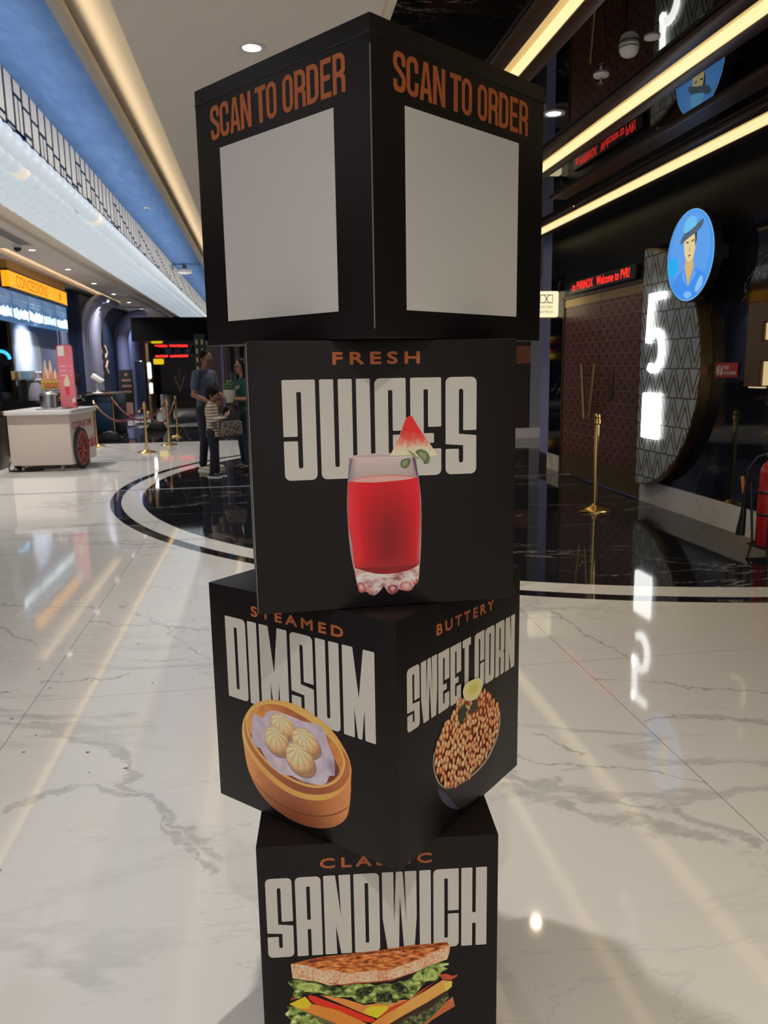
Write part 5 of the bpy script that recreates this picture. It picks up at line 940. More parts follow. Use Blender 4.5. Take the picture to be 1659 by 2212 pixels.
# pink menu board on the cart
pm = thing('menu_board', 'tall pink menu board with an ice cream cone standing on the cart', 'menu board', (-3.04, 12.98, .918), radians(8))
FPk = frame((-.115, -.012, 0), (1, 0, 0), (0, 0, 1))
obj('board', MB().prism(rrect(0, .235, .0, .97, .05), off(FPk, -.024), .024), mat('pink_board', (.55, .11, .16), .4), pm)
P = Print(.62)
P.poly(rrect(8, 227, 8, 962, 40), (214, 108, 122)); P.poly([(20, 800), (110, 800), (110, 950), (40, 950), (20, 930)], (226, 200, 204))
for k in range(3): P.poly([(40, 640 - 70 * k), (120, 640 - 70 * k), (120, 650 - 70 * k), (40, 650 - 70 * k)], (240, 200, 206)); P.poly([(180, 640 - 70 * k), (200, 640 - 70 * k), (200, 650 - 70 * k), (180, 650 - 70 * k)], (240, 200, 206))
P.poly([(80, 330), (150, 330), (138, 200), (92, 200)], (196, 60, 66)); P.poly(smooth_loop([(70, 330), (75, 420), (110, 500), (120, 540), (135, 490), (160, 420), (158, 330)], 2), (206, 186, 160))
P.poly([(170, 130), (205, 170), (220, 120), (200, 60), (180, 70)], (196, 200, 190)); P.poly([(190, 30), (222, 30), (222, 90), (190, 80)], (190, 50, 60))
P.build('menu_print', FPk, M_print, pm, step=2e-4, base=.001)
pt = thing('steel_tub', 'brushed steel tub on the cart beside the pink menu board', 'tub', (-3.33, 12.98, .933))
obj('tub_body', MB().lathe([(.0, 0), (.13, 0), (.135, .19), (.14, .195), (.125, .195), (.12, .02), (0, .02)], 26), M_steel, pt)
obj('tub_lid', MB().lathe([(.138, .195), (.10, .23), (.03, .25), (.03, .28), (0, .28)], 22), M_chrome, pt)

# ------------------------------------------------------------------ concession stand
cs = thing('concession_counter', 'long black stone concession counter behind the ice cream cart', 'counter', (-4.6, 16.6, 0))
obj('counter_body', MB().box(-1.9, 1.2, -1.8, -1.0, 0, .93).box(.08, .70, -1.0, 2.4, 0, .93), mat('counter_front', (.018, .016, .017), .3), cs)
obj('counter_top', MB().box(-1.95, 1.25, -1.85, -.95, .935, .985).box(.06, .75, -.95, 2.45, .935, .985), M_blackgloss, cs, bevel=.005)
wl = thing('concession_wall', 'grey blue concession wall panel with a rounded painted light patch below the menu screens', 'wall panel', (-4.55, 17.75, 0))
obj('wall_panel', MB().box(-.06, 0, -2.2, 2.2, .95, 3.0), M_greyblue, wl)
obj('edge_trim', B(-.05, .012, -2.23, -2.2, 0, 2.4), M_antique, wl)
obj('light_patch', MB().prism(rounded([(-2.1, 1.0, .01), (-.35, 1.0, .01), (-.35, 2.28, .45), (-2.1, 2.28, .05)]), frame((.0, 0, 0), (0, 1, 0), (0, 0, 1)), .012), mat('light_patch_paint', (.42, .48, .62), .5), wl)  # paler sheet painting the rounded scallop of light on the wall, no recess
lamp('added_patch_lamp', (-4.0, 16.3, 2.3), 12, .25, COOL, (0, radians(62), 0), spread=100)  # added lamp without a fixture, brightens the painted light patch
obj('curved_fin', MB().prism(rounded([(.0, 0, .01), (.55, 0, .01), (.55, 2.2, .3), (.25, 3.35, .3), (0, 3.35, .01)]), frame((.03, 19.0 - 17.75, 0), (0, 1, 0), (0, 0, 1)), .04), M_greyblue, wl)
sg = thing('concession_sign', 'glowing amber concessions sign above the menu screens', 'sign', (-4.28, 16.85, 3.08))
obj('sign_box', B(-.12, 0, -2.03, 2.08, -.135, .135), mat('sign_amber', (.6, .3, .03), .4, 0, .3, (1.0, .40, .008), 1.0), sg)
obj('sign_edges', MB().box(-.12, .006, -2.05, 2.1, .135, .165).box(-.12, .006, -2.05, 2.1, -.165, -.135), M_bronze, sg)
M_amber = mat('amber_dark_letters', (.25, .10, .0), .5, 0, .3, (.62, .22, .0), .5)
FSg = frame((.0015, -2.03, -.135), (0, 1, 0), (0, 0, 1))
text('sign_lettering', 'CONCESSIONS', FSg @ Matrix.Translation((.42, .035, 0)), 2.1, .20, M_amber, sg, 1.0, -.005)
obj('sign_emblem', MB().ribbon([(3.42, .05), (3.45, .22), (3.49, .06), (3.53, .22), (3.56, .05)], .02, FSg, .003), M_amber, sg)
obj('sign_lit_bulkhead', B(-.30, -.02, -2.0, 2.05, .17, .32), mat('painted_sign_glow', (.75, .42, .12), .6), sg)  # the sign's orange light is put into the bulkhead's base colour
M_scr = mat('menu_screen', (.02, .03, .05), .2, 0, .5, (.10, .24, .48), .62)
M_scrw = mat('menu_screen_bright', (.5, .6, .6), .3, 0, .3, (.72, .92, 1.0), .92)
for i in range(5):
    y0 = 13.95 + i * .99
    sc = thing('menu_screen', ['blue menu screen nearest the marble pillar', 'second blue menu screen from the marble pillar', 'middle blue menu screen under the amber sign', 'fourth blue menu screen from the marble pillar', 'blue menu screen at the far end of the row'][i], 'screen', (-4.30, y0 + .49, 2.62), 0, 'menu screens in a row under the amber sign')
    obj('screen', B(-.05, 0, -.475, .475, -.27, .27), M_scr, sc, bevel=.004)
    r2 = random.Random(i); top = [(-.46 + .92 * k / 8, -.02 - .03 * (k % 2) + r2.uniform(-.02, .03)) for k in range(9)]; bot = [(.46 - .92 * k / 6, -.19 + r2.uniform(-.02, .02)) for k in range(7)]
    obj('bright_picture', MB().prism(top + bot, frame((.0005, 0, 0), (0, 1, 0), (0, 0, 1)), .001), M_scrw, sc, smooth=False)
    obj('menu_lines', MB().box(.0005, .0015, -.40, -.05, .12, .132).box(.0005, .0015, .05, .40, .12, .132).box(.0005, .0015, -.40, -.1, .06, .07).box(.0005, .0015, .05, .35, .06, .07), mat('menu_text', (.2, .3, .4), .4, 0, .3, (.28, .45, .62), .5), sc)
# goods on the counter
cd = thing('cone_stand', 'yellow wire stand holding paper cones on the counter', 'display stand', (-3.78, 15.05, .985))
M_yel = mat('yellow_wire', (.60, .37, .08), .5); M_cone = mat('paper_cone', (.72, .52, .42), .6); M_coneo = mat('paper_cone_orange', (.65, .24, .12), .6)
obj('stand_frame', MB().box(-.17, -.15, -.08, -.06, 0, .36).box(.15, .17, -.08, -.06, 0, .36).box(-.17, .17, -.09, .09, .30, .36).box(-.17, .17, -.085, -.075, .19, .32), M_yel, cd)
obj('sign_plate', B(-.12, .12, -.092, -.086, .22, .29), mat('plate_red', (.5, .18, .06), .5), cd)
for k in range(5):
    x = -.13 + .065 * k; o = obj('paper_cone', MB().lathe([(.0, 0), (.034, .01), (.03, .09), (.0, .20 if k % 2 else .15)], 12, Matrix.Translation((x, 0, .36))), M_cone if k % 2 else M_coneo, cd)
for k, x in enumerate((-.11, -.02)): obj('tall_cone', MB().lathe([(.0, 0), (.036, .02), (.034, .16), (.016, .30), (0, .36)], 12, Matrix.Translation((x, .05, .36))), M_cone, cd)
for k in range(4): obj('small_cone', MB().lathe([(.028, 0), (.0, .09)], 10, Matrix.Translation((-.06 + .065 * k, -.03, .02))), M_yel, cd)
pd = thing('snack_display', 'small lit snack display box with orange and blue packets on the counter', 'display', (-4.33, 15.30, .985))
obj('display_stand', MB().box(-.02, .02, -.08, .08, 0, .36).box(-.09, .09, -.1, .1, 0, .02), M_black, pd)
obj('display_box', B(-.18, .18, -.10, .10, .36, .52), mat('snack_box', (.35, .40, .42), .3), pd, bevel=.004)
cl = [(.75, .38, .06), (.12, .16, .22), (.6, .45, .2), (.18, .38, .62), (.2, .42, .66), (.3, .5, .66)]
for k in range(6): obj('packet', B(-.165 + .055 * k, -.118 + .055 * k, -.108, -.10, .375, .505), mat('packet', cl[k], .4), pd)
bg = thing('grey_bag', 'patterned grey paper bag on the counter beside the snack display', 'bag', (-4.04, 14.92, .985))
obj('bag_body', MB().lathe([(0, 0), (.14, 0), (.15, .06), (.12, .20), (.08, .29), (.06, .31), (0, .31)], 14, None, (.95, .6)), mat('grey_bag_paper', (.26, .26, .33), .7), bg)
bx = obj('black_appliance', MB().box(-.28, .28, -.18, .18, 0, .12).box(-.25, .25, -.15, .15, .12, .15), M_black, None, bevel=.01, loc=(-4.78, 14.98, .985)); tag(bx, 'low black appliance on the counter next to the marble pillar', 'appliance')
bb = obj('cardboard_box', MB().box(-.22, .22, -.14, .14, 0, .13).box(-.22, 0, -.30, -.14, .128, .131), mat('cardboard', (.20, .13, .09), .7), None, bevel=.003, loc=(-3.90, 15.48, .985)); tag(bb, 'brown cardboard box on the counter below the yellow cone stand', 'box')
sf = thing('back_shelf', 'pale grey back counter with small jars in front of the painted light patch', 'cabinet', (-4.3, 16.4, .985))
obj('cabinet_body', B(-.18, .10, -.95, .45, 0, .34), mat('pale_cabinet', (.36, .37, .36), .5), sf); obj('cabinet_top', B(-.2, .12, -.97, .47, .34, .365), M_white, sf)
for k in range(4): obj('jar', MB().lathe([(.0, .365), (.05, .365), (.05, .49), (.03, .51), (0, .51)], 12, Matrix.Translation((-.03, -.75 + .24 * k, 0))), M_steel if k % 2 else M_grey, sf)
sw = thing('scoop_machine', 'white swivel card terminal on a stand behind the pink menu board', 'terminal', (-3.86, 19.35, .97)); sw.scale = (1.35, 1.35, 1.35)
obj('terminal_base', MB().lathe([(.10, 0), (.10, .015), (.03, .03), (.022, .18), (0, .18)], 16), M_white, sw); obj('terminal_body', MB().box(-.05, .05, -.06, .06, -.10, .12, Matrix.Translation((.02, 0, .24)) @ Matrix.Rotation(radians(-55), 4, 'Y')), M_white, sw, bevel=.02)
vs = thing('cash_screen', 'black cash screen on the counter behind the steel tub', 'screen', (-3.48, 15.45, .985), radians(-20))
obj('screen_panel', B(-.13, .13, -.015, .015, .24, .44), M_black, vs, bevel=.006); obj('screen_stand', MB().box(-.02, .02, .0, .03, .0, .3).box(-.09, .09, -.06, .08, 0, .015), M_grey, vs)
ng = thing('neon_emblem', 'blue neon arch sign on the dark kitchen wall beside the marble pillar', 'sign', (-4.75, 15.45, 1.72))
obj('neon_arch', MB().tube([(.17 * cos(a), 0, .15 * sin(a)) for a in [pi * k / 12 for k in range(13)]], .03, 8), mat('neon_blue', (.02, .2, .4), .4, 0, .3, (.05, .55, 1.0), 1.3), ng); obj('backing', MB().box(-.2, .2, .03, .04, -.12, .2).box(-.012, .012, .0, .06, -.72, -.1), M_black, ng)
kl = thing('kitchen_spotlight', 'small bright spotlight in the kitchen opening above the neon arch', 'spotlight', (-4.9, 15.6, 2.28))
obj('spot_body', MB().lathe([(.0, .12), (.05, .12), (.06, 0), (.05, 0), (0, .01)], 16), M_black, kl); obj('lens', MB().lathe([(.05, -.002), (0, -.002), (0, .002), (.05, .002)], 16), M_lens, kl); obj('ceiling_rod', MB().tube([(0, 0, .1), (0, 0, 1.12)], .012, 8), M_black, kl)
bc = thing('blue_counter', 'low dark blue panelled counter behind the rope stanchions', 'counter', (-3.75, 20.1, 0))
obj('counter_body', B(-.2, .22, -.9, 1.0, .09, .93), mat('dark_blue_panel', (.01, .045, .095), .5), bc, bevel=.006); obj('counter_top', B(-.22, .24, -.93, 1.03, .93, .97), M_bronze, bc); obj('kick', B(-.18, .2, -.86, .96, 0, .09), M_black, bc)
# ribbed vault column and arch on the left wall
rb = thing('ribbed_column', 'grey ribbed column flaring outward into the soffit like a vault', 'column', (-4.42, 21.0, 0))
for k in range(8):
    y = -.85 + .27 * k
    pts = [(.12, y, .98), (.12, y, 2.2)] + [(.12 + .42 * (1 - cos(a)), y + .75 * (1 - cos(a)), 2.2 + 1.07 * sin(a)) for a in [pi / 2 * j / 12 for j in range(1, 13)]]
    obj('rib', MB().tube(pts, .088, 10), M_rib, rb)
obj('column_base', B(.0, .30, -1.0, 1.2, .9, .99), M_bronze, rb); obj('column_core', MB().box(0, .16, -.95, 1.15, 0, 3.3), M_navy, rb)
ar = thing('lavender_arch', 'smooth lavender arch rib curving out of the blue wall', 'arch', (-4.36, 25.2, 0))
pts = [(.15, 0, 0), (.15, 0, 2.3)] + [(.15 + .55 * (1 - cos(a)), .7 * (1 - cos(a)), 2.3 + .88 * sin(a)) for a in [pi / 2 * j / 14 for j in range(1, 15)]]
obj('arch_rib', MB().tube(pts, .19, 14), M_lav, ar); obj('arch_plinth', MB().lathe([(.20, 0), (.20, .12), (0, .12)], 16, Matrix.Translation((.15, 0, 0))), M_navy, ar)
bwl = obj('blue_wall_panel', MB().box(-.05, .25, -1.0, 1.2, .14, 3.1).box(-.05, .26, -1.0, 1.2, 0, .14), M_bluewall, None, loc=(-4.42, 27.2, 0)); tag(bwl, 'plain blue wall panel between the lavender arch and the far lobby', 'wall panel')
M_chev = mat('cream_chevron', (.62, .50, .42), .5)
for k, (z_, s_) in enumerate(((2.02, 1), (1.60, -1))):
    o = obj('chevron_sign', MB().ribbon([(.0, .17), (.26 * 1, 0), (.0, -.17)] if s_ > 0 else [(.26, .17), (0, 0), (.26, -.17)], .075, frame((-4.415, 23.5, z_), (0, 1, 0), (0, 0, 1)), .03), M_chev); tag(o, ['upper cream chevron pointing right on the navy wall', 'lower cream chevron pointing left on the navy wall'][k], 'sign')
    o2_ = obj('chevron_sign', MB().ribbon([(.0, .17), (.26 * 1, 0), (.0, -.17)] if s_ > 0 else [(.26, .17), (0, 0), (.26, -.17)], .075, frame((-4.415, 22.75, z_), (0, 1, 0), (0, 0, 1)), .03), M_chev); tag(o2_, ['upper cream chevron beside the ribbed column', 'lower cream chevron beside the ribbed column'][k], 'sign')
o = obj('copper_strip', MB().box(-.0, .02, -.02, .02, .9, 3.2), mat('copper', (.30, .13, .08), .4, .6), None, loc=(-4.415, 23.3, 0)); tag(o, 'thin vertical copper strip on the navy wall beside the chevrons', 'trim strip')
# standees
def standee(loc, rz, label, h, w, face, name='standee'):
    t = thing(name, label, 'standee', loc, rz)
    obj('board', B(-w / 2, w / 2, -.015, .015, .30, h), face, t, bevel=.004)
    obj('poles', MB().tube([(-w / 2 + .05, .03, 0), (-w / 2 + .05, .03, h - .05)], .014, 8).tube([(w / 2 - .05, .03, 0), (w / 2 - .05, .03, h - .05)], .014, 8), M_grey, t)
    obj('foot', B(-w / 2 - .05, w / 2 + .05, -.16, .2, 0, .03), M_black, t, bevel=.005)
    return t
sd = standee((-3.62, 21.9, 0), radians(10), 'black standee with faint lines of copper text behind the rear stanchion', 1.52, .34, M_black)
mb = MB()
for k, w_ in enumerate((.08, .24, .24, .22)): mb.box(-w_ / 2, w_ / 2, -.018, -.0155, 1.36 - .15 * k, 1.42 - .15 * k)
obj('text_bars', mb, mat('copper_print', (.30, .17, .13), .5), sd); obj('picture', MB().prism(rrect(-.13, .13, .34, .66, .05), frame((0, -.0155, 0), (1, 0, 0), (0, 0, 1)), .002), mat('pink_print', (.42, .22, .20), .5), sd)
sd2 = standee((-3.42, 23.0, 0), radians(-6), 'second standee with a pale frame behind the black standee', 1.75, .26, M_navy, 'framed_standee'); obj('frame_tube', MB().tube([(-.13, -.02, .3), (-.13, -.02, 1.66), (-.08, -.02, 1.74), (.08, -.02, 1.74), (.13, -.02, 1.66), (.13, -.02, .3)], .016, 8), M_chrome, sd2)
for k, (x, y, l_) in enumerate(((-3.35, 17.6, 'black floor bag lying behind the front stanchion'), (-2.75, 20.6, 'dark wedge shaped floor sign foot behind the ropes'))):
    o = obj('floor_bag', MB().prism([(-.26, 0), (.26, 0), (.16, .17), (.02, .22), (-.14, .18)], frame((0, .12, 0), (1, 0, 0), (0, 0, 1)), .24), M_black, None, bevel=.02, loc=(x, y, 0)); tag(o, l_, 'bag')
# ------------------------------------------------------------------ far lobby
fd = bpy.data.objects.new('door_2', None); COL.objects.link(fd); fd['kind'] = 'structure'; fd.location = (-3.33, 33.08, 0)
M_grid = mat('far_door_grid', (.03, .025, .03), .4); x, y, z = xyz(M_grid)
g1 = ((x + z) / .16).frac(); g2 = ((x - z) / .16).frac(); setc(M_grid, mixc(M_grid, (g1 - .5).abs().lt(.14).mx((g2 - .5).abs().lt(.14)) * z.gt(.75), (.022, .018, .026), (.085, .07, .075)))
for x0, x1 in ((-.78, -.005), (.005, .78)):
    lf = obj('door_leaf', B(x0, x1, -.04, 0, .26, 2.0), M_grid, fd); obj('kick_plate', B(x0, x1, -.045, 0, .02, .26), M_bronze, lf)
obj('emblem', MB().ribbon([(-.20, 1.27), (0, .68), (.20, 1.27)], .045, frame((-.05, -.041, 0), (1, 0, 0), (0, 0, 1)), .01).ribbon([(-.05, 1.55), (0, 1.0), (.05, 1.55)], .02, frame((-.05, -.041, 0), (1, 0, 0), (0, 0, 1)), .01), M_antique, fd)
M_ysign = mat('yellow_lit_sign', (.5, .4, .02), .4, 0, .3, (.85, .58, .01), .85)
for k, (x, w_, l_) in enumerate(((-4.17, .45, 'yellow lit sign left of the far gold emblem door'), (-4.95, .40, 'yellow lit sign at the left end of the far wall'))):
    t = thing('yellow_sign', l_, 'sign', (x, 33.0, 1.85)); obj('sign_face', MB().prism(rrect(-w_ / 2, w_ / 2, -.11, .11, .06), frame((0, 0, 0), (1, 0, 0), (0, 0, 1)), .03), M_ysign, t); obj('sign_backing', B(-w_ / 2, w_ / 2, 0.0, .1, -.09, .09), M_black, t)
for k, (x, w_, l_) in enumerate(((-3.62, 1.30, 'long red led text strip above the far emblem door'), (-5.0, .42, 'short red led text strip at the left end of the far wall'))):
    t = thing('red_led_sign', l_, 'sign', (x, 33.0, 2.06)); obj('sign_case', B(-w_ / 2 - .05, w_ / 2 + .05, .0, .1, -.09, .09), M_black, t)
    mb = MB(); r2 = random.Random(5 + k); xx = -w_ / 2
    while xx < w_ / 2 - .06:
        q = r2.uniform(.035, .07)
        if abs(xx + w_ * .1) > .03: mb.box(xx, xx + q, -.004, 0, -.055 + r2.uniform(0, .015), .055 - r2.uniform(0, .02))
        xx += q + .012
    obj('led_lettering', mb, M_red_led, t)
nb = thing('far_number_panel', 'edge-on wall panel with tall white lights in the far lobby', 'sign panel', (-3.02, 22.0, 0))
obj('panel_edge', B(-.07, .0, .02, .9, .25, 2.2), M_antique, nb); obj('upper_light', MB().prism(rrect(-.045, .045, 1.27, 1.70, .04), frame((0.0, 0, 0), (1, 0, 0), (0, 0, 1)), .02), M_white_led, nb); obj('lower_light', MB().prism(rrect(-.04, .04, .88, 1.16, .02), frame((.015, 0, 0), (1, 0, 0), (0, 0, 1)), .02), M_white_led, nb)
obj('panel_stand', B(-.06, -.01, .05, .85, 0, .25), M_black, nb)
o = obj('litter_bin', MB().lathe([(.0, 0), (.17, 0), (.18, .75), (.15, .78), (0, .78)], 22), M_grey, None, loc=(-2.92, 24.5, 0)); tag(o, 'grey litter bin standing below the far white lights', 'bin')
gp = thing('gold_oval_board', 'dark green board with pairs of gold ovals behind the man', 'board', (-1.66, 21.9, 0))
obj('board', B(-.15, .14, 0, .05, 1.35, 2.42), mat('dark_green', (.006, .03, .018), .5), gp); obj('board_leg', B(-.05, .05, .0, .05, 0, 1.35), M_black, gp)
for i in range(2):
    for j in range(4): obj('gold_oval', MB().ball((-.075 + .14 * i, -.012, 1.50 + .235 * j), (.045, .012, .085), 14, 8), M_antique, gp)
bp = thing('brown_pillar', 'brown pillar with a lavender strip behind the man and woman', 'pillar', (-1.12, 20.6, 0))
obj('pillar_body', B(-.21, .24, -.2, .2, 0, 3.0), mat('pillar_brown', (.085, .045, .045), .45), bp); obj('lavender_strip', B(.075, .125, -.215, -.2, 0, 3.0), mat('lavender_strip', (.22, .22, .5), .5), bp)
# ------------------------------------------------------------------ people
def remesh(name, mb, m, parent, vox=.008, it=3, fac=.5):
    me = bpy.data.meshes.new('tmp'); me.from_pydata(mb.v, [], mb.f); me.update()
    bm = bmesh.new(); bm.from_mesh(me); bmesh.ops.recalc_face_normals(bm, faces=bm.faces[:]); bm.to_mesh(me); bm.free()
    o = bpy.data.objects.new('tmp', me); COL.objects.link(o)
    r = o.modifiers.new('r', 'REMESH'); r.mode = 'VOXEL'; r.voxel_size = vox
    if it: s = o.modifiers.new('s', 'SMOOTH'); s.iterations = it; s.factor = fac
    dg = bpy.context.evaluated_depsgraph_get(); dg.update(); me2 = bpy.data.meshes.new_from_object(o.evaluated_get(dg))
    bpy.data.objects.remove(o); bpy.data.meshes.remove(me)
    me2.name = name; me2.materials.clear(); me2.materials.append(m)
    me2.polygons.foreach_set('use_smooth', [True] * len(me2.polygons))
    o = bpy.data.objects.new(name, me2); COL.objects.link(o)
    if parent: o.parent = parent
    return o
V3 = Vector
def loft(mb, lv, n=28):
    vs = []; fs = []
    for c, a, b in lv:
        for j in range(n): t = 2 * pi * j / n; vs.append((c.x + a * cos(t), c.y + b * sin(t), c.z))
    for i in range(len(lv) - 1):
        for j in range(n): fs.append((i * n + j, i * n + (j + 1) % n, (i + 1) * n + (j + 1) % n, (i + 1) * n + j))
    fs += [tuple(range(n - 1, -1, -1)), tuple((len(lv) - 1) * n + j for j in range(n))]
    mb.add(vs, fs)
def hand(mb, w, d, n, s, k, curl=.5):
    """palm and five bent fingers: wrist w, finger direction d, palm normal n (towards the held thing), thumb side s"""
    d, n, s = V3(d).normalized(), V3(n).normalized(), V3(s).normalized(); w = V3(w)
    for q in (-.026, -.009, .009, .026): mb.capsule(w + s * q * .6 * k, w + d * .082 * k + s * q * k, .015 * k, .0125 * k, 8)
    for q, L in ((.030, .066), (.010, .076), (-.010, .071), (-.029, .056)):
        p = w + d * .084 * k + s * q * k
        for j, f in enumerate((.42, .33, .25)):
            a = curl * (j + .6); dd = d * cos(a) + n * sin(a); e = p + dd * L * f * k * 1.1
            mb.capsule(p, e, (.0100 - .0008 * j) * k, (.0093 - .0008 * j) * k, 8); p = e
    p = w + d * .022 * k + s * .028 * k; e = p + (d * .55 + s * .7 + n * .35).normalized() * .045 * k
    mb.capsule(p, e, .0135 * k, .0115 * k, 8); mb.capsule(e, e + (d * .8 + s * .15 + n * .55).normalized() * .034 * k, .0115 * k, .0095 * k, 8)
def head(mb, c, k, R, female=False):
    c = V3(c)
    T = lambda v: c + R @ (V3(v) * k)
    mb.ball(T((0, -.012, .02)), (.074 * k, .092 * k, .095 * k), 20, 14, R)
    mb.ball(T((0, .018, -.045)), (.056 * k, .066 * k, .070 * k), 18, 12, R)
    mb.ball(T((0, .058, -.088)), (.026 * k, .022 * k, .022 * k), 12, 8, R)
    mb.capsule(T((0, .084, .010)), T((0, .106, -.030)), .009 * k, .014 * k, 8)
    for sx in (-1, 1):
        mb.ball(T((sx * .074, -.012, -.015)), (.012 * k, .020 * k, .031 * k), 10, 8, R)
        mb.ball(T((sx * .034, .060, -.022)), (.024 * k, .022 * k, .020 * k), 10, 8, R)
        mb.ball(T((sx * .030, .072, .030)), (.028 * k, .014 * k, .010 * k), 10, 6, R)
        mb.ball(T((sx * .010, .096, -.026)), (.010 * k, .009 * k, .008 * k), 8, 6, R)
    mb.ball(T((0, .086, -.055)), (.024 * k, .009 * k, .006 * k), 10, 6, R); mb.ball(T((0, .084, -.066)), (.022 * k, .009 * k, .007 * k), 10, 6, R)
def face_parts(t, c, k, R, specs=False, lip=None):
    c = V3(c); T = lambda v: c + R @ (V3(v) * k)
    for sx in (-1, 1):
        e = obj('eye', MB().ball(T((sx * .030, .080, .008)), (.013 * k, .007 * k, .007 * k), 10, 6, R), mat('eye_white', (.6, .57, .52), .3), t)
        obj('iris', MB().ball(T((sx * .030, .0855, .008)), (.0055 * k, .003 * k, .006 * k), 8, 6, R), M_black, e)
        obj('eyebrow', MB().capsule(T((sx * .014, .089, .026)), T((sx * .050, .076, .026)), .0045 * k, .003 * k, 6), M_hair, t)
    obj('lips', MB().ball(T((0, .092, -.060)), (.022 * k, .006 * k, .008 * k), 10, 6, R), lip or mat('lips', (.22, .08, .06), .5), t)
    if specs:
        mb = MB()
        for sx in (-1, 1):
            pts = [T((sx * .033 + .024 * cos(a), .100, .004 + .018 * sin(a))) for a in [2 * pi * j / 16 for j in range(17)]]
            mb.tube(pts, .0022 * k, 6, False); mb.tube([T((sx * .056, .098, .008)), T((sx * .078, .04, .008)), T((sx * .080, -.02, .0))], .002 * k, 6)
        mb.tube([T((-.010, .101, .008)), T((.010, .101, .008))], .0022 * k, 6)
        obj('spectacles', mb, M_black, t)
def shoe(mb, a, d, k):
    """shoe under ankle a, toe direction d"""
    a = V3(a); d = V3(d).normalized(); s = V3((d.y, -d.x, 0)); M = Matrix((s, d, V3((0, 0, 1)))).transposed()
    g = V3((a.x, a.y, 0))
    mb.ball(g + d * .055 * k + V3((0, 0, .040 * k)), (.046 * k, .125 * k, .040 * k), 16, 10, M); mb.ball(g - d * .02 * k + V3((0, 0, .055 * k)), (.042 * k, .065 * k, .058 * k), 14, 8, M)
    return g, d, M
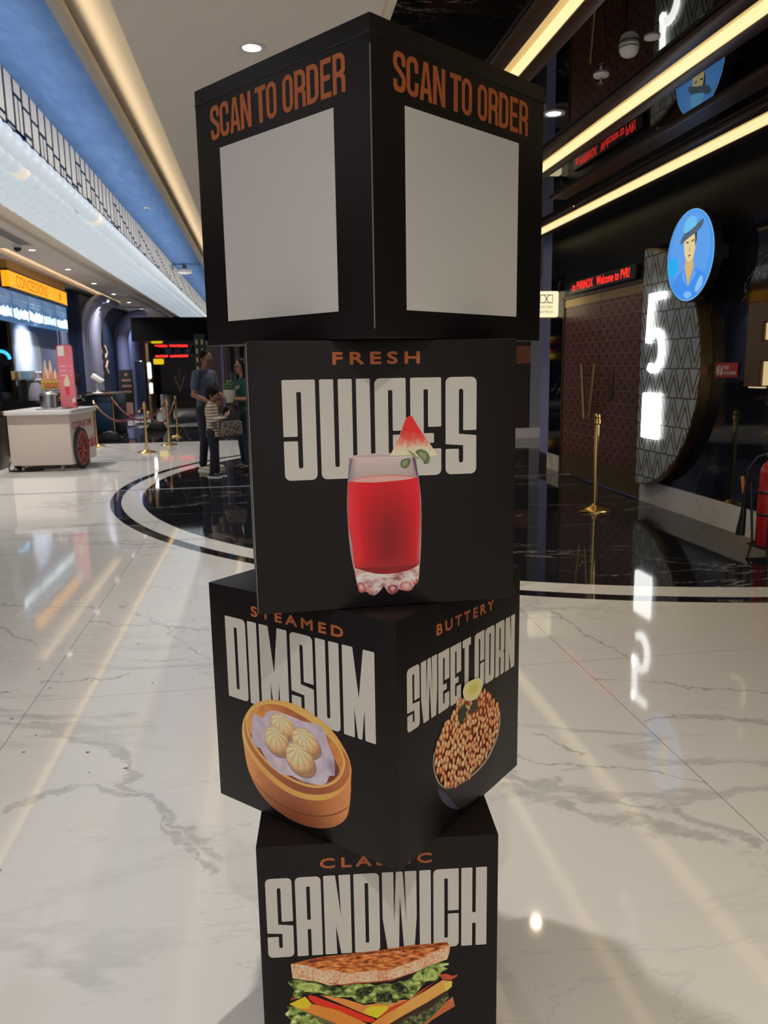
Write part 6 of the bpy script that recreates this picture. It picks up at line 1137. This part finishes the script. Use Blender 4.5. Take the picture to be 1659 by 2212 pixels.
def person(name, label, loc, rz, k, J, skin, shirt, pants, shoes, sole, hair, headR, specs, grp='people standing on the black marble disc', slim=1.0, long_sleeve=False, female=False, shirt_len=.86, boot=False):
    t = thing(name, label, 'person', loc, rz, grp)
    S = lambda v: V3(v) * k
    hd, nk = S(J['head']), S(J['neck']); ch, wa, pe = S(J['chest']), S(J['waist']), S(J['pelvis'])
    r = k * slim
    body = MB(); head(body, hd, k * J.get('hk', 1), headR, female); body.capsule(nk - V3((0, 0, .05 * k)), hd - V3((0, 0, .06 * k)), .056 * r, .052 * r)
    body.ball(ch, (.150 * r, .098 * r, .155 * k)); body.ball(wa, (.128 * r, .090 * r, .13 * k)); body.ball(pe, (.140 * r, .098 * r, .12 * k))
    sh = MB(); x1 = 1.10
    lv = [(shirt_len, .162, .120), (.90, .162, .120), (1.0, .152, .114), (1.08, .146, .110), (1.18, .156, .116), (1.28, .170, .122), (1.36, .172, .114), (1.42, .140, .092), (1.46, .080, .072)]
    loft(sh, [(V3((0, (ch.y / k if z_ > 1.2 else wa.y / k) * k, z_ * k)), a * r, b * r) for z_, a, b in lv])
    sh.capsule(nk - V3((0, 0, .055 * k)), nk - V3((0, 0, .02 * k)), .085 * r, .062 * r)
    for sd in 'LR':
        a, e, w = S(J['sh' + sd]), S(J['el' + sd]), S(J['wr' + sd])
        sh.capsule(nk - V3((0, 0, .06 * k)), a, .062 * r, .066 * r)
        body.capsule(a, e, .047 * r, .038 * r); body.capsule(e, w, .039 * r, .027 * r)
        d, n, s_ = J['hand' + sd]; hand(body, w, d, n, s_, k * .98, J.get('curl', .55))
        if long_sleeve: sh.capsule(a, e, .066 * r, .052 * r); sh.capsule(e, e.lerp(w, .93), .053 * r, .040 * r)
        else: sh.capsule(a, a.lerp(e, .62), .068 * r, .062 * r)
    pt = MB(); pt.ball(pe - V3((0, 0, .005 * k)), (.150 * r, .112 * r, .115 * k))
    so = MB(); up = MB()
    for sd in 'LR':
        h, kn, an = S(J['hip' + sd]), S(J['kn' + sd]), S(J['an' + sd])
        body.capsule(h, kn, .075 * r, .050 * r); body.capsule(kn, an, .050 * r, .036 * r); body.ball(an + V3((0, .04 * k, -.03 * k)), (.035 * k, .07 * k, .03 * k))
        pt.capsule(h, kn, .094 * r, .067 * r); pt.capsule(kn, an + V3((0, 0, .025 * k)), .067 * r, .056 * r)
        g, d, M = shoe(up, an, J.get('toe' + sd, J['toe']), k)
        so.prism([(x * k, y * k) for x, y in rounded([(-.045, -.095, .04), (.045, -.095, .04), (.05, .12, .05), (.02, .185, .03), (-.02, .185, .03), (-.05, .12, .05)])], Matrix.Translation(g) @ M.to_4x4(), .022 * k)
    remesh('body', body, skin, t, .0068 * max(k, .8), 2, .4)
    remesh('shirt', sh, shirt, t, .010 * max(k, .8), 8); remesh('trousers', pt, pants, t, .010 * max(k, .8), 6)
    remesh('shoes', up, shoes, t, .008, 3); obj('soles', so, sole, t)
    face_parts(t, hd, k * J.get('hk', 1), headR, specs)
    hm = MB(); hk = k * J.get('hk', 1); T = lambda v: hd + headR @ (V3(v) * hk)
    if hair == 'short':
        hm.ball(T((0, -.030, .040)), (.081 * hk, .090 * hk, .088 * hk), 20, 12, headR); hm.ball(T((0, -.055, -.015)), (.076 * hk, .052 * hk, .075 * hk), 16, 10, headR)
        for sx in (-1, 1): hm.capsule(T((sx * .072, -.005, .03)), T((sx * .074, .004, -.015)), .014 * hk, .008 * hk)
    elif hair == 'child':
        hm.ball(T((0, -.014, .048)), (.087 * hk, .100 * hk, .088 * hk), 20, 12, headR); hm.ball(T((0, -.050, -.01)), (.082 * hk, .060 * hk, .085 * hk), 16, 10, headR); hm.ball(T((0, .058, .058)), (.066 * hk, .034 * hk, .034 * hk), 14, 8, headR)
        for sx in (-1, 1): hm.ball(T((sx * .074, .0, .018)), (.016 * hk, .040 * hk, .05 * hk), 12, 8, headR)
    else:
        hm.ball(T((0, -.026, .036)), (.084 * hk, .094 * hk, .090 * hk), 20, 12, headR)
        for sx in (-1, 1): hm.capsule(T((sx * .070, -.01, .03)), T((sx * .085, .01, -.14)), .028 * hk, .026 * hk); hm.capsule(T((sx * .085, .01, -.14)), T((sx * .09, .05, -.30)), .028 * hk, .016 * hk)
        hm.capsule(T((0, -.07, .0)), T((0, -.085, -.28)), .068 * hk, .05 * hk)
    remesh('hair', hm, M_hair, t, .007, 2)
    return t
def RX(a, b=0): return Matrix.Rotation(b, 3, 'Z') @ Matrix.Rotation(a, 3, 'X')
M_tee = mat('slate_blue_tee', (.065, .078, .125), .8); M_jean = mat('dark_jeans', (.007, .009, .020), .8); M_jean2 = mat('blue_jeans', (.010, .022, .05), .8)
M_teal = mat('teal_shirt', (.012, .088, .066), .8); M_stripe = mat('striped_sweater', (.5, .42, .36), .8)
x, y, z = xyz(M_stripe); setc(M_stripe, mixc(M_stripe, (z / .042).frac().lt(.30), (.56, .46, .38), (.10, .065, .055)))
M_sneak = mat('cream_sneaker', (.55, .48, .38), .6)
toe = (0, 1, 0)
man = person('person', 'man in slate blue t-shirt and dark jeans looking down at a boy', (-.86, 11.82, 0), radians(-122), 1.0, dict(
    head=(0.01, .055, 1.625), neck=(0, 0, 1.475), chest=(0, 0, 1.27), waist=(0, .0, 1.07), pelvis=(0, 0, .93),
    shR=(.185, 0, 1.405), elR=(.235, -.03, 1.12), wrR=(.13, .20, 1.00), shL=(-.185, 0, 1.405), elL=(-.225, .05, 1.13), wrL=(-.15, .22, 1.08),
    handR=((-.35, .85, -.1), (-1, -.3, 0), (0, .1, 1)), handL=((.3, .9, .1), (1, -.2, 0), (0, 0, 1)),
    hipR=(.092, 0, .90), knR=(.10, .02, .49), anR=(.115, -.02, .085), hipL=(-.092, 0, .90), knL=(-.11, .03, .49), anL=(-.13, .0, .085), toe=toe, toeR=(.25, 1, 0), toeL=(-.1, 1, 0)),
    M_skin, M_tee, M_jean, M_sneak, M_white, 'short', RX(-.36, -.12), True, shirt_len=.80)
boy = person('person', 'boy in a striped cream sweater and dark jeans facing the woman', (-.735, 11.08, 0), radians(-100), .70, dict(
    head=(0, .04, 1.625), neck=(0, 0, 1.47), chest=(0, 0, 1.25), waist=(0, .01, 1.05), pelvis=(0, 0, .93), hk=1.30,
    shR=(.165, 0, 1.385), elR=(.20, .04, 1.11), wrR=(.13, .30, 1.19), shL=(-.165, 0, 1.385), elL=(-.19, .06, 1.12), wrL=(-.11, .31, 1.26),
    handR=((-.2, .6, .7), (-.6, -.3, .1), (-.3, -.4, .6)), handL=((.3, .5, .7), (.7, -.3, .1), (.2, -.4, .6)),
    hipR=(.088, 0, .90), knR=(.09, .02, .49), anR=(.10, -.02, .085), hipL=(-.088, 0, .90), knL=(-.09, .02, .49), anL=(-.10, .03, .085), toe=toe),
    M_skin, M_stripe, M_jean, M_jean2, M_white, 'child', RX(-.20), True, slim=1.06, long_sleeve=True, shirt_len=.80)
wom = person('person', 'woman in a teal green shirt and blue jeans facing the boy', (-.30, 11.80, 0), radians(118), .925, dict(
    head=(0, .04, 1.635), neck=(0, 0, 1.475), chest=(0, 0, 1.27), waist=(0, .0, 1.08), pelvis=(0, 0, .94),
    shR=(.165, 0, 1.40), elR=(.20, .02, 1.13), wrR=(.05, .22, 1.08), shL=(-.165, 0, 1.40), elL=(-.20, .03, 1.13), wrL=(-.10, .27, 1.14),
    handR=((-.5, .8, .2), (-.2, -.4, .8), (.3, .3, .8)), handL=((.2, .9, .4), (.8, -.2, .2), (.0, -.3, .8)),
    hipR=(.09, 0, .90), knR=(.09, .04, .49), anR=(.09, .0, .085), hipL=(-.09, 0, .90), knL=(-.10, .06, .49), anL=(-.11, .03, .085), toe=toe),
    M_skin2, M_teal, M_jean2, M_black, M_black, 'long', RX(-.12, .15), True, slim=.90, female=True, shirt_len=.82)
# chest prints
text('shirt_lettering', 'Freedom', frame((.10, .103, 1.17), (-1, .05, .14), (0, 0, 1)), .20, .07, M_white, wom, .95, .01)
# dark jacket over the woman's arms, patterned handbag, plant in a white wrap
jk = MB()
for x, y, z_, rx, ry, rz_ in ((.02, .19, .93, .12, .06, .10), (-.02, .22, .82, .11, .05, .13), (.06, .20, .74, .08, .045, .10), (-.06, .20, .72, .07, .04, .10), (.0, .2, .96, .14, .05, .05)): jk.ball((x, y, z_), (rx, ry, rz_))
o = remesh('jacket', jk, mat('slate_jacket', (.034, .040, .054), .8), None, .012, 5); o.location = (-.30, 11.80, 0); o.rotation_euler = (0, 0, radians(118)); tag(o, 'dark slate jacket draped over the arms of the woman in teal', 'jacket')
hb = thing('handbag', 'grey speckled handbag hanging in front of the jacket', 'handbag', (-.50, 11.55, 0), radians(10))
M_bag = mat('speckled_fabric', (.2, .17, .15), .8); _n = noise(M_bag, coords(M_bag), 70, 2); setc(M_bag, mixc(M_bag, _n.sstep(.45, .6), (.055, .045, .042), (.33, .28, .25)))
obj('bag_body', MB().prism(rounded([(-.17, .50, .05), (.17, .54, .05), (.15, .76, .05), (-.13, .73, .05)]), frame((0, -.05, 0), (1, 0, 0), (0, 0, 1)), -.10), M_bag, hb, bevel=.02)
obj('bag_base', MB().prism(rounded([(-.17, .49, .02), (.175, .53, .02), (.172, .555, .02), (-.172, .515, .02)]), frame((0, -.047, 0), (1, 0, 0), (0, 0, 1)), -.106), M_black, hb)
obj('bag_strap', MB().tube([(-.08, .0, .74), (-.02, .02, .92), (.08, .06, 1.02), (.14, .02, .9), (.12, 0, .76)], .011, 8), M_brown, hb)
pl = thing('potted_plant', 'small leafy green plant in a cream wrap held by the woman', 'plant', (-.50, 11.62, 1.02))
obj('wrap', MB().lathe([(.0, -.02), (.05, -.02), (.085, .10), (.09, .16), (.08, .16), (.0, .10)], 18), mat('cream_wrap', (.60, .55, .44), .7), pl)
mb = MB(); r2 = random.Random(11)
for k in range(240):
    a, e = r2.uniform(0, 2 * pi), r2.uniform(-.1, 1.4); rad = r2.uniform(.05, .115); c = V3((rad * cos(a) * cos(e), rad * sin(a) * cos(e), .19 + rad * sin(e)))
    u = V3((r2.uniform(-1, 1), r2.uniform(-1, 1), r2.uniform(-.3, 1))).normalized(); w_ = u.orthogonal().normalized(); L = r2.uniform(.02, .035)
    mb.add([c, c + u * L * .5 + w_ * L * .3, c + u * L, c + u * L * .5 - w_ * L * .3], [(0, 1, 2, 3)])
obj('foliage', mb, mat('leaf_green', (.05, .14, .02), .6), pl)
ph = obj('mobile_phone', MB().box(-.035, .035, -.004, .004, -.07, .07), M_black, None, bevel=.004, loc=(-.545, 11.10, .90)); ph.rotation_euler = (.5, .2, .3); tag(ph, 'dark phone held up by the boy in the striped sweater', 'phone')
# dust and paper crumbs on the white marble
mb = MB(); r2 = random.Random(21)
for k in range(70):
    x, y, s_ = r2.uniform(-1.9, -.2), r2.uniform(2.2, 5.2), r2.uniform(.003, .010); a = r2.uniform(0, 6)
    mb.add([(x + s_ * cos(a + q) * (1 if q != 2 else .5), y + s_ * sin(a + q) * .6, .0015) for q in (0, 1.4, 2.9, 4.3)], [(0, 1, 2, 3)])
o = obj('floor_crumbs', mb, mat('crumb', (.16, .14, .12), .8)); tag(o, 'scattered dark crumbs and dust on the white marble left of the cubes', 'crumbs', None, 'stuff')
